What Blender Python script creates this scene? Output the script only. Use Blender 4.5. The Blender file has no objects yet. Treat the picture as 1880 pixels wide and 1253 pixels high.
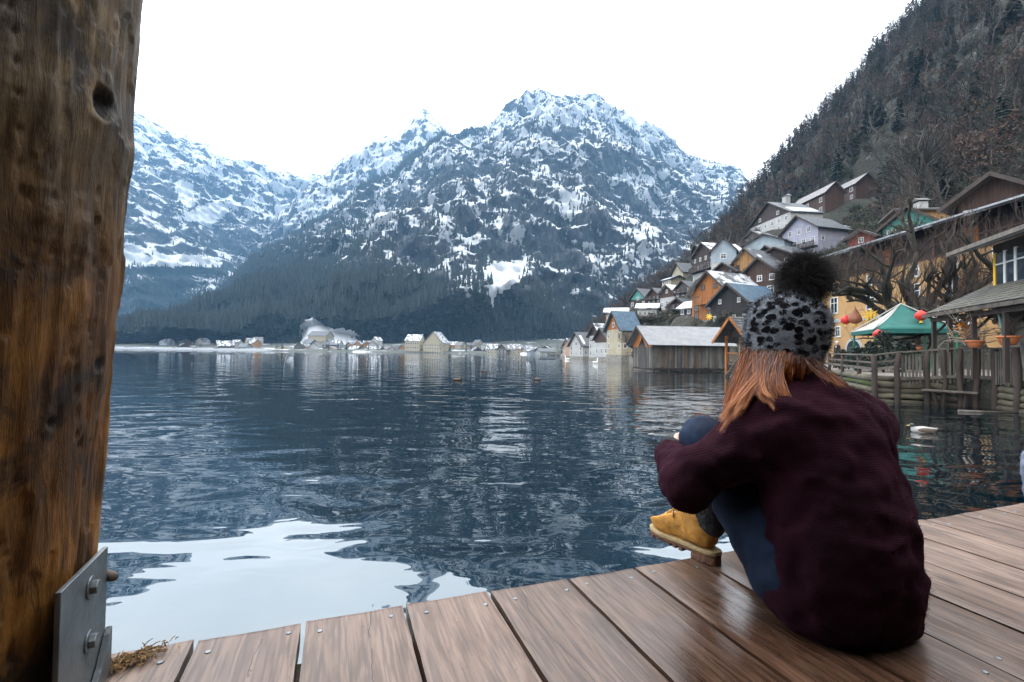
import bpy, bmesh, math, random
import numpy as np
from mathutils import Vector, Matrix, Euler
random.seed(7); RNG = np.random.default_rng(7)
SC = bpy.context.scene
COL = SC.collection
R = math.radians

# ------------------------------------------------------------------ camera
CAMH = 1.85          # eye above the water
DECK = 1.23          # deck top above the water
FPX = 880.0
PITCH = math.atan((647 - 626.5) / FPX)
ROLL = 0.014
cF = np.array([0, math.cos(PITCH), math.sin(PITCH)])
cU0 = np.array([0, -math.sin(PITCH), math.cos(PITCH)])
cR0 = np.array([1.0, 0, 0])
cR = cR0 * math.cos(ROLL) + cU0 * math.sin(ROLL)
cU = cU0 * math.cos(ROLL) - cR0 * math.sin(ROLL)
CAMP = np.array([0, 0, CAMH])
def P(px, py, Y):
    """a point of the place: the sight line through a photo pixel at depth Y"""
    d = cF + cR * ((px - 940) / FPX) - cU * ((py - 626.5) / FPX)
    return CAMP + d * (Y / d[1])
def G(px, py, z=0.0):
    d = cF + cR * ((px - 940) / FPX) - cU * ((py - 626.5) / FPX)
    return CAMP + d * ((z - CAMH) / d[2])
def proj(p):
    q = np.asarray(p, float) - CAMP
    dd = q @ cF
    return 940 + FPX * (q @ cR) / dd, 626.5 - FPX * (q @ cU) / dd
cam = bpy.data.cameras.new('camera'); camo = bpy.data.objects.new('camera', cam); COL.objects.link(camo)
cam.sensor_width = 36; cam.lens = FPX / 1880 * 36; cam.clip_start = 0.02; cam.clip_end = 30000
M = Matrix(((cR[0], cU[0], -cF[0], 0), (cR[1], cU[1], -cF[1], 0), (cR[2], cU[2], -cF[2], CAMH), (0, 0, 0, 1)))
camo.matrix_world = M
SC.camera = camo

# ------------------------------------------------------------------ sky, sun, exposure
SUN_EL, SUN_AZ = R(56), R(-28)       # azimuth from +Y towards +X
w = bpy.data.worlds.new('World'); SC.world = w; w.use_nodes = True
nt = w.node_tree; nt.nodes.clear()
sky = nt.nodes.new('ShaderNodeTexSky'); sky.sky_type = 'NISHITA'; sky.sun_disc = False
sky.sun_elevation = SUN_EL; sky.sun_rotation = SUN_AZ; sky.air_density = 1.5; sky.dust_density = 4
sc_ = nt.nodes.new('ShaderNodeVectorMath'); sc_.operation = 'SCALE'; sc_.inputs[3].default_value = 0.10
nt.links.new(sky.outputs[0], sc_.inputs[0])
tc = nt.nodes.new('ShaderNodeTexCoord')
mp = nt.nodes.new('ShaderNodeMapping'); mp.inputs['Scale'].default_value = (1.2, 1.2, 4.0)
nz = nt.nodes.new('ShaderNodeTexNoise'); nz.inputs['Scale'].default_value = 2.2; nz.inputs['Detail'].default_value = 6
cr = nt.nodes.new('ShaderNodeValToRGB')
cr.color_ramp.elements[0].position = 0.30; cr.color_ramp.elements[0].color = (0.80, 0.82, 0.84, 1)
cr.color_ramp.elements[1].position = 0.70; cr.color_ramp.elements[1].color = (1.0, 1.0, 1.0, 1)
nt.links.new(tc.outputs['Generated'], mp.inputs[0]); nt.links.new(mp.outputs[0], nz.inputs[0]); nt.links.new(nz.outputs[0], cr.inputs[0])
cs = nt.nodes.new('ShaderNodeVectorMath'); cs.operation = 'SCALE'; # thick white overcast, brighter round the hidden sun ahead than behind the viewer
cs.inputs[3].default_value = 1.0
nt.links.new(cr.outputs[0], cs.inputs[0])
sdv_ = (math.sin(SUN_AZ) * math.cos(SUN_EL), math.cos(SUN_AZ) * math.cos(SUN_EL), math.sin(SUN_EL))
dt = nt.nodes.new('ShaderNodeVectorMath'); dt.operation = 'DOT_PRODUCT'; dt.inputs[1].default_value = sdv_; nt.links.new(tc.outputs['Generated'], dt.inputs[0])
mr = nt.nodes.new('ShaderNodeMapRange'); mr.interpolation_type = 'SMOOTHSTEP'; mr.inputs[1].default_value = -0.8; mr.inputs[2].default_value = 1.0; mr.inputs[3].default_value = 1.4; mr.inputs[4].default_value = 7.4
nt.links.new(dt.outputs['Value'], mr.inputs[0]); nt.links.new(mr.outputs[0], cs.inputs[3])
mx = nt.nodes.new('ShaderNodeMix'); mx.data_type = 'RGBA'; mx.inputs[0].default_value = 0.92
nt.links.new(sc_.outputs[0], mx.inputs[6]); nt.links.new(cs.outputs[0], mx.inputs[7])
bg = nt.nodes.new('ShaderNodeBackground'); bg.inputs[1].default_value = 1.0
ow = nt.nodes.new('ShaderNodeOutputWorld')
nt.links.new(mx.outputs[2], bg.inputs[0]); nt.links.new(bg.outputs[0], ow.inputs[0])
sun = bpy.data.lights.new('sun', 'SUN'); sun.energy = 0.8; sun.angle = R(25); sun.color = (1.0, 0.95, 0.88)
suno = bpy.data.objects.new('sun', sun); COL.objects.link(suno)
sd = Vector((math.sin(SUN_AZ) * math.cos(SUN_EL), math.cos(SUN_AZ) * math.cos(SUN_EL), math.sin(SUN_EL)))
suno.rotation_euler = sd.to_track_quat('Z', 'Y').to_euler()
SC.view_settings.view_transform = 'Standard'; SC.view_settings.look = 'None'
SC.view_settings.exposure = -0.25; SC.view_settings.gamma = 1.0
try: SC.view_settings.use_curve_mapping = False
except Exception: pass
SC.render.engine = 'CYCLES'
cy = SC.cycles
cy.use_denoising = True
try: cy.denoiser = 'OPENIMAGEDENOISE'
except Exception: pass
cy.max_bounces = 6; cy.diffuse_bounces = 3; cy.glossy_bounces = 3; cy.transmission_bounces = 4; cy.transparent_max_bounces = 8
cy.volume_bounces = 1
cy.sample_clamp_indirect = 6

# ------------------------------------------------------------------ numpy noise
_perm = np.random.default_rng(11).permutation(4096)
_grad = np.random.default_rng(12).normal(size=(4096, 3)); _grad /= np.linalg.norm(_grad, axis=1)[:, None]
def pn(x, y, z):
    x = np.asarray(x, float); y = np.asarray(y, float) + 0 * x; z = np.asarray(z, float) + 0 * x
    xi, yi, zi = np.floor(x).astype(int), np.floor(y).astype(int), np.floor(z).astype(int)
    xf, yf, zf = x - xi, y - yi, z - zi
    u, v, w_ = [t * t * t * (t * (t * 6 - 15) + 10) for t in (xf, yf, zf)]
    out = 0
    for dx in (0, 1):
        for dy in (0, 1):
            for dz in (0, 1):
                h = _perm[(_perm[(_perm[(xi + dx) & 4095] + yi + dy) & 4095] + zi + dz) & 4095]
                g = _grad[h]
                d = g[..., 0] * (xf - dx) + g[..., 1] * (yf - dy) + g[..., 2] * (zf - dz)
                out = out + d * (u if dx else 1 - u) * (v if dy else 1 - v) * (w_ if dz else 1 - w_)
    return out * 1.5
def fbm(x, y, z, oct=4, gain=0.5, lac=2.03):
    a, s = 1.0, 0
    for i in range(oct):
        s = s + a * pn(x + 17.3 * i, y - 9.1 * i, z + 3.7 * i); a *= gain; x = x * lac; y = y * lac; z = z * lac
    return s
def ridged(x, y, z, oct=4, gain=0.5, lac=2.07):
    a, s = 1.0, 0
    for i in range(oct):
        s = s + a * (1 - 2 * np.abs(pn(x + 11.3 * i, y - 5.1 * i, z + 2.7 * i))); a *= gain; x = x * lac; y = y * lac; z = z * lac
    return s
def sstep(a, b, x):
    t = np.clip((x - a) / (b - a), 0, 1); return t * t * (3 - 2 * t)

# ------------------------------------------------------------------ object helpers
def tag(o, label=None, cat=None, group=None, kind=None):
    if label: o['label'] = label
    if cat: o['category'] = cat
    if group: o['group'] = group
    if kind: o['kind'] = kind
    return o
def link(name, me, mat=None, parent=None):
    o = bpy.data.objects.new(name, me); COL.objects.link(o)
    if mat is not None and me is not None and len(me.materials) == 0: me.materials.append(mat)
    if parent is not None: o.parent = parent
    return o
def empty(name, loc=(0, 0, 0), rz=0.0, label=None, cat=None, group=None, parent=None):
    o = bpy.data.objects.new(name, None); COL.objects.link(o); o.location = tuple(float(c) for c in loc); o.rotation_euler = (0, 0, rz)
    o.empty_display_size = 0.2
    if parent is not None: o.parent = parent
    return tag(o, label, cat, group)
def npmesh(name, V, F, smooth=False, mat=None):
    me = bpy.data.meshes.new(name)
    V = np.asarray(V, np.float32); 
    if isinstance(F, np.ndarray):
        n, k = F.shape
        me.vertices.add(len(V)); me.vertices.foreach_set('co', V.ravel())
        me.loops.add(n * k); me.loops.foreach_set('vertex_index', F.astype(np.int32).ravel())
        me.polygons.add(n); me.polygons.foreach_set('loop_start', np.arange(n, dtype=np.int32) * k)
        me.update(calc_edges=True)
    else:
        me.from_pydata(V.tolist(), [], F); me.update()
    if smooth and len(me.polygons): me.polygons.foreach_set('use_smooth', np.ones(len(me.polygons), bool))
    if mat: me.materials.append(mat)
    return me
class MB:
    """collects boxes, prisms, tubes into one mesh"""
    def __init__(s): s.V = []; s.F = []
    def add(s, V, F):
        n = len(s.V); s.V += [tuple(float(c) for c in v) for v in V]; s.F += [tuple(i + n for i in f) for f in F]; return s
    def box(s, a, b):
        x0, y0, z0 = a; x1, y1, z1 = b
        return s.add([(x0, y0, z0), (x1, y0, z0), (x1, y1, z0), (x0, y1, z0), (x0, y0, z1), (x1, y0, z1), (x1, y1, z1), (x0, y1, z1)],
                     [(0, 3, 2, 1), (4, 5, 6, 7), (0, 1, 5, 4), (1, 2, 6, 5), (2, 3, 7, 6), (3, 0, 4, 7)])
    def bar(s, p, q, w, h, up=(0, 0, 1)):
        p = np.array(p, float); q = np.array(q, float); d = q - p; d = d / np.linalg.norm(d)
        u = np.array(up, float); sd_ = np.cross(d, u)
        if np.linalg.norm(sd_) < 1e-5: sd_ = np.cross(d, (1, 0, 0))
        sd_ /= np.linalg.norm(sd_); u = np.cross(sd_, d)
        c = [p + sd_ * a * w / 2 + u * b * h / 2 for a, b in ((-1, -1), (1, -1), (1, 1), (-1, 1))]
        e = [x + (q - p) for x in c]
        return s.add(c + e, [(0, 1, 2, 3), (7, 6, 5, 4), (0, 4, 5, 1), (1, 5, 6, 2), (2, 6, 7, 3), (3, 7, 4, 0)])
    def slab(s, quad, t):
        """quad of 4 points extruded along -normal by t"""
        q = [np.array(p, float) for p in quad]; n = np.cross(q[1] - q[0], q[3] - q[0]); n /= np.linalg.norm(n)
        b = [p - n * t for p in q]
        return s.add(q + b, [(0, 1, 2, 3), (7, 6, 5, 4), (0, 4, 5, 1), (1, 5, 6, 2), (2, 6, 7, 3), (3, 7, 4, 0)])
    def poly(s, pts, d):
        """polygon (list of 3d) extruded by vector d"""
        n = len(pts); p = [np.array(a, float) for a in pts]; q = [a + np.array(d, float) for a in p]
        return s.add(p + q, [tuple(range(n))[::-1], tuple(range(n, 2 * n))] + [(i, (i + 1) % n, n + (i + 1) % n, n + i) for i in range(n)])
    def tube(s, pts, rad, seg=8, cap=True):
        pts = [np.array(p, float) for p in pts]; n = len(pts)
        rad = rad if hasattr(rad, '__len__') else [rad] * n
        V = []; prev = None
        for i, p in enumerate(pts):
            t = pts[min(i + 1, n - 1)] - pts[max(i - 1, 0)]; t = t / (np.linalg.norm(t) + 1e-9)
            if prev is None:
                a = np.cross(t, (0, 0, 1)); 
                if np.linalg.norm(a) < 1e-3: a = np.cross(t, (1, 0, 0))
            else: a = prev - t * (prev @ t)
            a /= np.linalg.norm(a); prev = a; b = np.cross(t, a)
            for k in range(seg):
                an = 2 * math.pi * k / seg; V.append(p + (a * math.cos(an) + b * math.sin(an)) * rad[i])
        F = [(i * seg + k, i * seg + (k + 1) % seg, (i + 1) * seg + (k + 1) % seg, (i + 1) * seg + k) for i in range(n - 1) for k in range(seg)]
        if cap: F += [tuple(range(seg))[::-1], tuple(range((n - 1) * seg, n * seg))]
        return s.add(V, F)
    def lathe(s, prof, seg=16, c=(0, 0, 0)):
        V = [(c[0] + r * math.cos(2 * math.pi * k / seg), c[1] + r * math.sin(2 * math.pi * k / seg), c[2] + z) for r, z in prof for k in range(seg)]
        n = len(prof)
        F = [(i * seg + k, i * seg + (k + 1) % seg, (i + 1) * seg + (k + 1) % seg, (i + 1) * seg + k) for i in range(n - 1) for k in range(seg)]
        return s.add(V, F + [tuple(range(seg))[::-1], tuple(range((n - 1) * seg, n * seg))])
    def mesh(s, name, mat=None, smooth=False):
        me = bpy.data.meshes.new(name); me.from_pydata(s.V, [], s.F); me.update()
        if smooth: me.polygons.foreach_set('use_smooth', np.ones(len(me.polygons), bool))
        if mat: me.materials.append(mat)
        return me
    def build(s, name, mat=None, parent=None, smooth=False): return link(name, s.mesh(name, mat, smooth), None, parent)
def bevel(o, w=0.004, seg=1):
    m = o.modifiers.new('bevel', 'BEVEL'); m.width = w; m.segments = seg; m.limit_method = 'ANGLE'; return o
def copy_tree(o, parent=None):
    c = o.copy(); COL.objects.link(c)
    if parent is not None: c.parent = parent
    for ch in list(o.children): copy_tree(ch, c)
    return c

# ------------------------------------------------------------------ materials
MATS = {}
def newmat(name):
    m = bpy.data.materials.new(name); m.use_nodes = True; MATS[name] = m
    return m, m.node_tree, m.node_tree.nodes['Principled BSDF']
def N(nt, typ, **kw):
    n = nt.nodes.new(typ)
    for k, v in kw.items():
        if k.startswith('i_'): n.inputs[k[2:].replace('_', ' ')].default_value = v
        else: setattr(n, k, v)
    return n
def ramp(nt, fac, stops):
    r = nt.nodes.new('ShaderNodeValToRGB'); e = r.color_ramp.elements
    while len(e) < len(stops): e.new(0.5)
    for el, (p, c) in zip(e, stops): el.position = p; el.color = (*c, 1) if len(c) == 3 else c
    nt.links.new(fac, r.inputs[0]); return r.outputs[0]
def mixc(nt, fac, a, b, mode='MIX'):
    m = nt.nodes.new('ShaderNodeMix'); m.data_type = 'RGBA'; m.blend_type = mode
    for i, v in ((0, fac), (6, a), (7, b)):
        if hasattr(v, 'links') or isinstance(v, bpy.types.NodeSocket): nt.links.new(v, m.inputs[i])
        else: m.inputs[i].default_value = (*v, 1) if hasattr(v, '__len__') and len(v) == 3 else v
    return m.outputs[2]
def mth(nt, op, a, b=0.0, c=None, clamp=False):
    m = nt.nodes.new('ShaderNodeMath'); m.operation = op; m.use_clamp = clamp
    for i, v in enumerate((a, b) if c is None else (a, b, c)):
        if isinstance(v, bpy.types.NodeSocket): nt.links.new(v, m.inputs[i])
        else: m.inputs[i].default_value = v
    return m.outputs[0]
def noise(nt, scale=5, detail=4, coord='Object', stretch=(1, 1, 1), rough=0.55, dist=0.0, rot=(0, 0, 0)):
    t = N(nt, 'ShaderNodeTexCoord'); mp = N(nt, 'ShaderNodeMapping'); mp.inputs['Scale'].default_value = stretch; mp.inputs['Rotation'].default_value = rot
    n = N(nt, 'ShaderNodeTexNoise'); n.inputs['Scale'].default_value = scale; n.inputs['Detail'].default_value = detail
    n.inputs['Roughness'].default_value = rough; n.inputs['Distortion'].default_value = dist
    nt.links.new(t.outputs[coord], mp.inputs[0]); nt.links.new(mp.outputs[0], n.inputs[0]); return n.outputs[0]
def bump(nt, h, strength=0.3, dist=0.02, normal=None):
    b = N(nt, 'ShaderNodeBump'); b.inputs['Strength'].default_value = strength; b.inputs['Distance'].default_value = dist
    nt.links.new(h, b.inputs['Height'])
    if normal is not None: nt.links.new(normal, b.inputs['Normal'])
    return b.outputs[0]
def simple(name, col, rough=0.7, var=0.25, scale=3.0, bumps=0.15, bscale=40, metal=0.0, stretch=(1, 1, 1), randv=0.0):
    """one base colour with noise variation, fine relief, and a slight difference from object to object"""
    if name in MATS: return MATS[name]
    m, nt, b = newmat(name)
    n = noise(nt, scale, 5, stretch=stretch)
    lo = tuple(c * (1 - var) for c in col); hi = tuple(min(1, c * (1 + var)) for c in col)
    c = ramp(nt, n, [(0.3, lo), (0.7, hi)])
    if randv:
        oi = N(nt, 'ShaderNodeObjectInfo')
        h = N(nt, 'ShaderNodeHueSaturation'); nt.links.new(c, h.inputs['Color'])
        nt.links.new(mth(nt, 'MULTIPLY_ADD', oi.outputs['Random'], 2 * randv, 1 - randv), h.inputs['Value'])
        c = h.outputs[0]
    nt.links.new(c, b.inputs['Base Color']); b.inputs['Roughness'].default_value = rough; b.inputs['Metallic'].default_value = metal
    if bumps: nt.links.new(bump(nt, noise(nt, bscale, 3, stretch=stretch), bumps, 0.02), b.inputs['Normal'])
    return m
HAZE = 0.00011     # haze density per metre
# ------------------------------------------------------------------ water
def water_mat():
    m, nt, b = newmat('lake_water')
    t = N(nt, 'ShaderNodeNewGeometry')
    def wav(scale, detail, stretch, dist=0.0, rot=0.0):
        mp = N(nt, 'ShaderNodeMapping'); mp.inputs['Scale'].default_value = stretch; mp.inputs['Rotation'].default_value = (0, 0, rot)
        n = N(nt, 'ShaderNodeTexNoise'); n.inputs['Scale'].default_value = scale; n.inputs['Detail'].default_value = detail
        n.inputs['Distortion'].default_value = dist; n.inputs['Roughness'].default_value = 0.5
        nt.links.new(t.outputs['Position'], mp.inputs[0]); nt.links.new(mp.outputs[0], n.inputs[0]); return n.outputs[0]
    big = wav(0.80, 0.0, (0.8, 1.3, 1), 0.9, 0.4)
    mid = wav(3.0, 0.0, (0.75, 1.4, 1), 1.2, -0.3)
    fine = wav(9.0, 0.5, (0.7, 1.3, 1), 0.3, 0.15)
    # ripples fade in and out in broad patches, as a light breeze leaves them
    patch = wav(0.055, 2.0, (1, 1.6, 1), 0.6)
    pf = ramp(nt, patch, [(0.38, (0.25,) * 3), (0.62, (1.0,) * 3)])
    h = mth(nt, 'ADD', mth(nt, 'MULTIPLY', big, 0.033), mth(nt, 'MULTIPLY', mth(nt, 'MULTIPLY', mid, 0.0046), pf))
    h = mth(nt, 'ADD', h, mth(nt, 'MULTIPLY', mth(nt, 'MULTIPLY', fine, 0.0003), pf))
    bp = N(nt, 'ShaderNodeBump'); bp.inputs['Strength'].default_value = 1.0; bp.inputs['Distance'].default_value = 1.0
    nt.links.new(h, bp.inputs['Height']); nt.links.new(bp.outputs[0], b.inputs['Normal'])
    b.inputs['Base Color'].default_value = (0.0003, 0.0042, 0.0066, 1); b.inputs['Roughness'].default_value = 0.006
    b.inputs['IOR'].default_value = 2.15
    b.inputs['Specular Tint'].default_value = (0.84, 0.95, 1.0, 1)
    return m
WATER = water_mat()
V = [(-6000, -400, 0), (6000, -400, 0), (6000, 4000, 0), (-6000, 4000, 0)]
tag(link('lake_water', npmesh('lake_water', V, [(0, 1, 2, 3)]), WATER), 'calm dark teal lake with gentle ripples', None, None, 'structure')

# ------------------------------------------------------------------ mountains
def mountain_mat():
    m, nt, b = newmat('alpine_rock_snow')
    a1 = N(nt, 'ShaderNodeAttribute', attribute_name='snow'); a2 = N(nt, 'ShaderNodeAttribute', attribute_name='forest')
    n1 = noise(nt, 0.012, 6); n2 = noise(nt, 0.11, 6, stretch=(1.0, 1.0, 0.75), rough=0.7); n3 = noise(nt, 0.12, 3)
    rock = ramp(nt, n2, [(0.3, (0.018, 0.021, 0.026)), (0.55, (0.048, 0.051, 0.056)), (0.75, (0.11, 0.107, 0.105))])
    wood = ramp(nt, n3, [(0.3, (0.006, 0.011, 0.010)), (0.7, (0.020, 0.028, 0.023))])
    s = mth(nt, 'ADD', a1.outputs['Fac'], mth(nt, 'MULTIPLY', mth(nt, 'SUBTRACT', n2, 0.5), 1.3))
    s = ramp(nt, s, [(0.42, (0, 0, 0)), (0.62, (1, 1, 1))])
    f = mth(nt, 'ADD', a2.outputs['Fac'], mth(nt, 'MULTIPLY', mth(nt, 'SUBTRACT', n3, 0.5), 0.9))
    f = ramp(nt, f, [(0.45, (0, 0, 0)), (0.6, (1, 1, 1))])
    c = mixc(nt, s, rock, (0.46, 0.48, 0.50)); c = mixc(nt, f, c, wood)
    nt.links.new(c, b.inputs['Base Color']); b.inputs['Roughness'].default_value = 0.9
    b.inputs['Specular IOR Level'].default_value = 0.1
    nt.links.new(bump(nt, n2, 0.6, 6.0), b.inputs['Normal'])
    return m
MMAT = mountain_mat()
FOREST_PTS = []   # conifer positions on the far slopes
def inpoly(px, py, poly):
    r = np.zeros(px.shape, bool); n = len(poly)
    for i in range(n):
        x0, y0 = poly[i]; x1, y1 = poly[(i + 1) % n]
        c = ((y0 > py) != (y1 > py)) & (px < (x1 - x0) * (py - y0) / ((y1 - y0) + 1e-9) + x0); r ^= c
    return r
def mountain(name, label, sil, foot, crest, nu, nv, prof=1.12, relief=1.0, strata=(40, 0.22), snowfields=(), treeline=None, bands=(), seed=0.0, scat=0, rugged=1.0, snow_add=0.0):
    xs, ys = [s[0] for s in sil], [s[1] for s in sil]
    px = np.linspace(xs[0], xs[-1], nu); py = np.interp(px, xs, ys)
    k = np.array([1, 2, 3, 2, 1]) / 9.0
    py = np.convolve(np.pad(py, 2, mode='edge'), k, 'valid')
    Yc = np.interp(px, *zip(*crest)); Yf = np.interp(px, *zip(*foot))
    C = np.array([P(a, b_, y) for a, b_, y in zip(px, py, Yc)])
    zc = C[:, 2]; az = C[:, 0] / C[:, 1]
    v = np.linspace(0, 1.25, nv)[:, None]
    vv = np.where(v <= 1, v, 1)
    z = zc[None] * vv ** prof; z = np.where(v > 1, zc[None] * (1 - (v - 1) * 1.6), z)
    Y = Yf[None] + (Yc - Yf)[None] * v
    X = az[None] * Y
    s = seed
    edge = sstep(0.0, 0.10, v) * (1 - sstep(0.86, 1.0, v) * 0.93)
    gul = ridged(X / 420 + s, Y / 900, z / 620 + s, 4)
    med = ridged(X / 130 + s, Y / 170, z / 150, 4)
    sml = fbm(X / 38, Y / 38, z / 30 + s, 3)
    lam, dip = strata
    ph = (z + dip * X + 26 * fbm(X / 260, Y / 260, z / 260 + s, 3)) / lam
    fr = ph - np.floor(ph); st = np.where(fr < 0.62, fr / 0.62 * 0.25, 0.25 + (fr - 0.62) / 0.38 * 0.75) - fr
    dY = -(gul * 85 + med * 34 + sml * 9) * relief * edge + st * 30 * edge * rugged
    dz = (med * 10 + sml * 5) * relief * edge + fbm(X / 60 + 3, Y / 60, s, 3) * 4 * (sstep(0.86, 1, v))
    Y2 = Y + dY; X2 = X + dY * az[None] * 0.6; Z2 = z + dz - 3 * (v < 0.004)
    V = np.stack([X2, Y2, Z2], -1)
    # normals by differences
    du = np.gradient(V, axis=1); dv = np.gradient(V, axis=0); nrm = np.cross(du, dv); nrm /= np.linalg.norm(nrm, axis=-1)[..., None] + 1e-9
    nzv = np.abs(nrm[..., 2])
    PX, PY = proj(V.reshape(-1, 3)); PX = PX.reshape(X.shape); PY = PY.reshape(X.shape)
    hn = z / 1300.0
    big = fbm(X / 300 + 5, Y / 300, z / 220 + s, 4)
    streak = fbm(X / 34 + 2, Y / 60, z / 150 + s, 4)
    ledge = fbm(X / 100, Y / 140, (z + dip * X) / 15 + s, 4)
    wz = z + dip * X + 24 * fbm(X / 210, Y / 210, z / 210 + s, 2)
    lines = ridged(X / 130 + s, Y / 170, wz / 21, 4) - 1.1        # snow lying along the rock beds
    chute = ridged((X + .35 * z) / 62 + s, Y / 130, z / 330, 4) - 1.1   # snow-filled gullies running down
    snow = 0.40 + snow_add + (nzv - 0.50) * 0.7 + 0.26 * big + 0.33 * lines + 0.48 * chute + 0.30 * streak + 0.30 * sstep(0.30, 0.85, hn)
    tl = treeline(PX) if treeline else 560.0
    forest = 0.5 + (PY - tl) / 110.0 + 0.50 * big + 0.5 * streak
    if seed < 2: forest = np.maximum(forest, (1.0 + 0.5 * big + 0.5 * streak) * sstep(0.74, 0.90, v + .06 * streak) * (1 - sstep(850, 925, PX)) * (v <= 1.02))   # wooded left ridge
    snow = snow - 0.42 * sstep(tl - 20, tl + 90, PY)
    for poly, val in snowfields:
        ins = inpoly(PX + 10 * streak, PY + 7 * ledge, poly)
        snow = np.where(ins, np.maximum(snow, val), snow); forest = np.where(ins, -1.0, forest)
    for y0, y1, x0, x1, fs in bands:
        bm_ = sstep(y0 - 4, y0 + 2, PY + 5 * streak) * (1 - sstep(y1 - 2, y1 + 4, PY + 5 * streak)) * ((PX > x0) & (PX < x1))
        forest = forest * (1 - bm_) + fs * bm_; snow = snow * (1 - bm_) + 0.2 * bm_
    idx = np.arange(nu * nv).reshape(nv, nu)
    F = np.stack([idx[:-1, :-1], idx[:-1, 1:], idx[1:, 1:], idx[1:, :-1]], -1).reshape(-1, 4)
    me = npmesh(name, V.reshape(-1, 3), F, smooth=True, mat=MMAT)
    for nm, arr in (('snow', snow), ('forest', forest)):
        at = me.attributes.new(nm, 'FLOAT', 'POINT'); at.data.foreach_set('value', np.clip(arr, -0.5, 1.5).astype(np.float32).ravel())
    o = link(name, me); tag(o, label, None, None, 'structure')
    if scat:
        fr_ = np.clip(forest, 0, 1) ** 1.5 * (v < 1.0) * (PY > 100)
        fr_ = fr_ + 0.28 * (np.abs(streak) > 0.2) * (v < 1.0) * (snow < 0.9)       # lone trees among the ledges
        fr_ = fr_ + 0.5 * sstep(0.93, 0.99, v) * (v < 1.0) * (big > -0.2) * (zc[None] < 1150)
        p = fr_.ravel(); p = p / p.sum()
        ch = np.random.default_rng(int(seed * 10) + 3).choice(nu * nv, scat, p=p)
        pts = V.reshape(-1, 3)[ch] + np.random.default_rng(5).normal(0, 3, (scat, 3)) * (1, 1, 0)
        FOREST_PTS.append(pts)
    return o
silA = [(150, 668), (215, 636), (270, 612), (330, 585), (420, 540), (480, 498), (540, 455), (590, 420), (640, 385), (720, 330), (760, 295), (800, 266), (850, 249), (900, 236), (925, 215), (950, 198), (975, 180), (990, 170), (1003, 170), (1020, 177), (1040, 176), (1060, 173), (1085, 175), (1103, 184), (1120, 200), (1150, 222), (1200, 252), (1260, 284), (1300, 297), (1335, 303), (1357, 313), (1370, 345), (1395, 400), (1430, 450), (1500, 500)]
def tlA(px): return np.interp(px, [200, 420, 600, 800, 1000, 1200, 1400], [450, 460, 475, 515, 545, 560, 540])
mountain('mountain', 'broad rocky mountain streaked with snow above the far village', silA,
         [(150, 620), (500, 600), (900, 640), (1100, 700), (1500, 800)], [(150, 1000), (400, 1500), (700, 2100), (1000, 2500), (1200, 2500), (1500, 2400)],
         840, 400, snowfields=[([(890, 490), (960, 480), (962, 505), (935, 528), (905, 538), (903, 560), (896, 520)], 1.3),
                               ([(1035, 355), (1062, 350), (1075, 385), (1045, 405), (1025, 395)], 0.85),
                               ([(1130, 318), (1205, 325), (1200, 340), (1150, 342)], 0.75), ([(548, 612), (566, 580), (588, 590), (615, 602), (650, 608), (668, 628), (600, 634), (545, 632)], 1.5)],
         treeline=tlA, seed=1.3, scat=75000, snow_add=0.11)
silC = [(430, 470), (520, 395), (560, 350), (600, 318), (622, 296), (640, 281), (668, 266), (700, 252), (735, 244), (752, 230), (766, 211), (777, 200), (790, 205), (808, 224), (826, 244), (850, 262), (900, 300), (960, 330)]
mountain('mountain', 'smaller snowy peak showing behind the long ridge', silC, [(430, 1500), (960, 1900)], [(430, 2500), (800, 2850), (960, 2850)], 330, 200, strata=(45, -0.1),
         treeline=lambda x: 520 + 0 * x, seed=4.1, scat=6000, snow_add=0.10)
silB = [(-420, 40), (-250, 120), (-60, 170), (60, 160), (150, 175), (230, 200), (262, 213), (300, 234), (345, 250), (380, 262), (400, 280), (415, 288), (450, 297), (480, 301), (520, 312), (545, 315), (575, 320), (600, 324), (640, 330), (700, 350)]
mountain('mountain', 'steep snowy mountain wall rising behind the timber post', silB, [(-420, 1200), (200, 1200), (420, 1400), (700, 2200)], [(-420, 2500), (250, 2850), (560, 3250), (700, 3250)], 480, 300, strata=(70, 0.12),
         snowfields=[([(200, 462), (240, 455), (275, 468), (340, 470), (400, 480), (408, 489), (200, 489)], 1.4), ([(330, 400), (400, 365), (425, 385), (380, 415)], 1.1),
                     ([(230, 600), (300, 575), (420, 515), (450, 520), (360, 570), (280, 605), (220, 612)], 1.2), ([(500, 380), (560, 370), (540, 420), (510, 430)], 1.1), ([(320, 340), (350, 335), (360, 380), (335, 385)], 1.1)],
         treeline=lambda x: 545 + 0 * x, bands=[(491, 503, 150, 420, 0.95), (520, 545, 150, 330, 0.7)], seed=7.7, scat=12000, relief=1.25)

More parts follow.
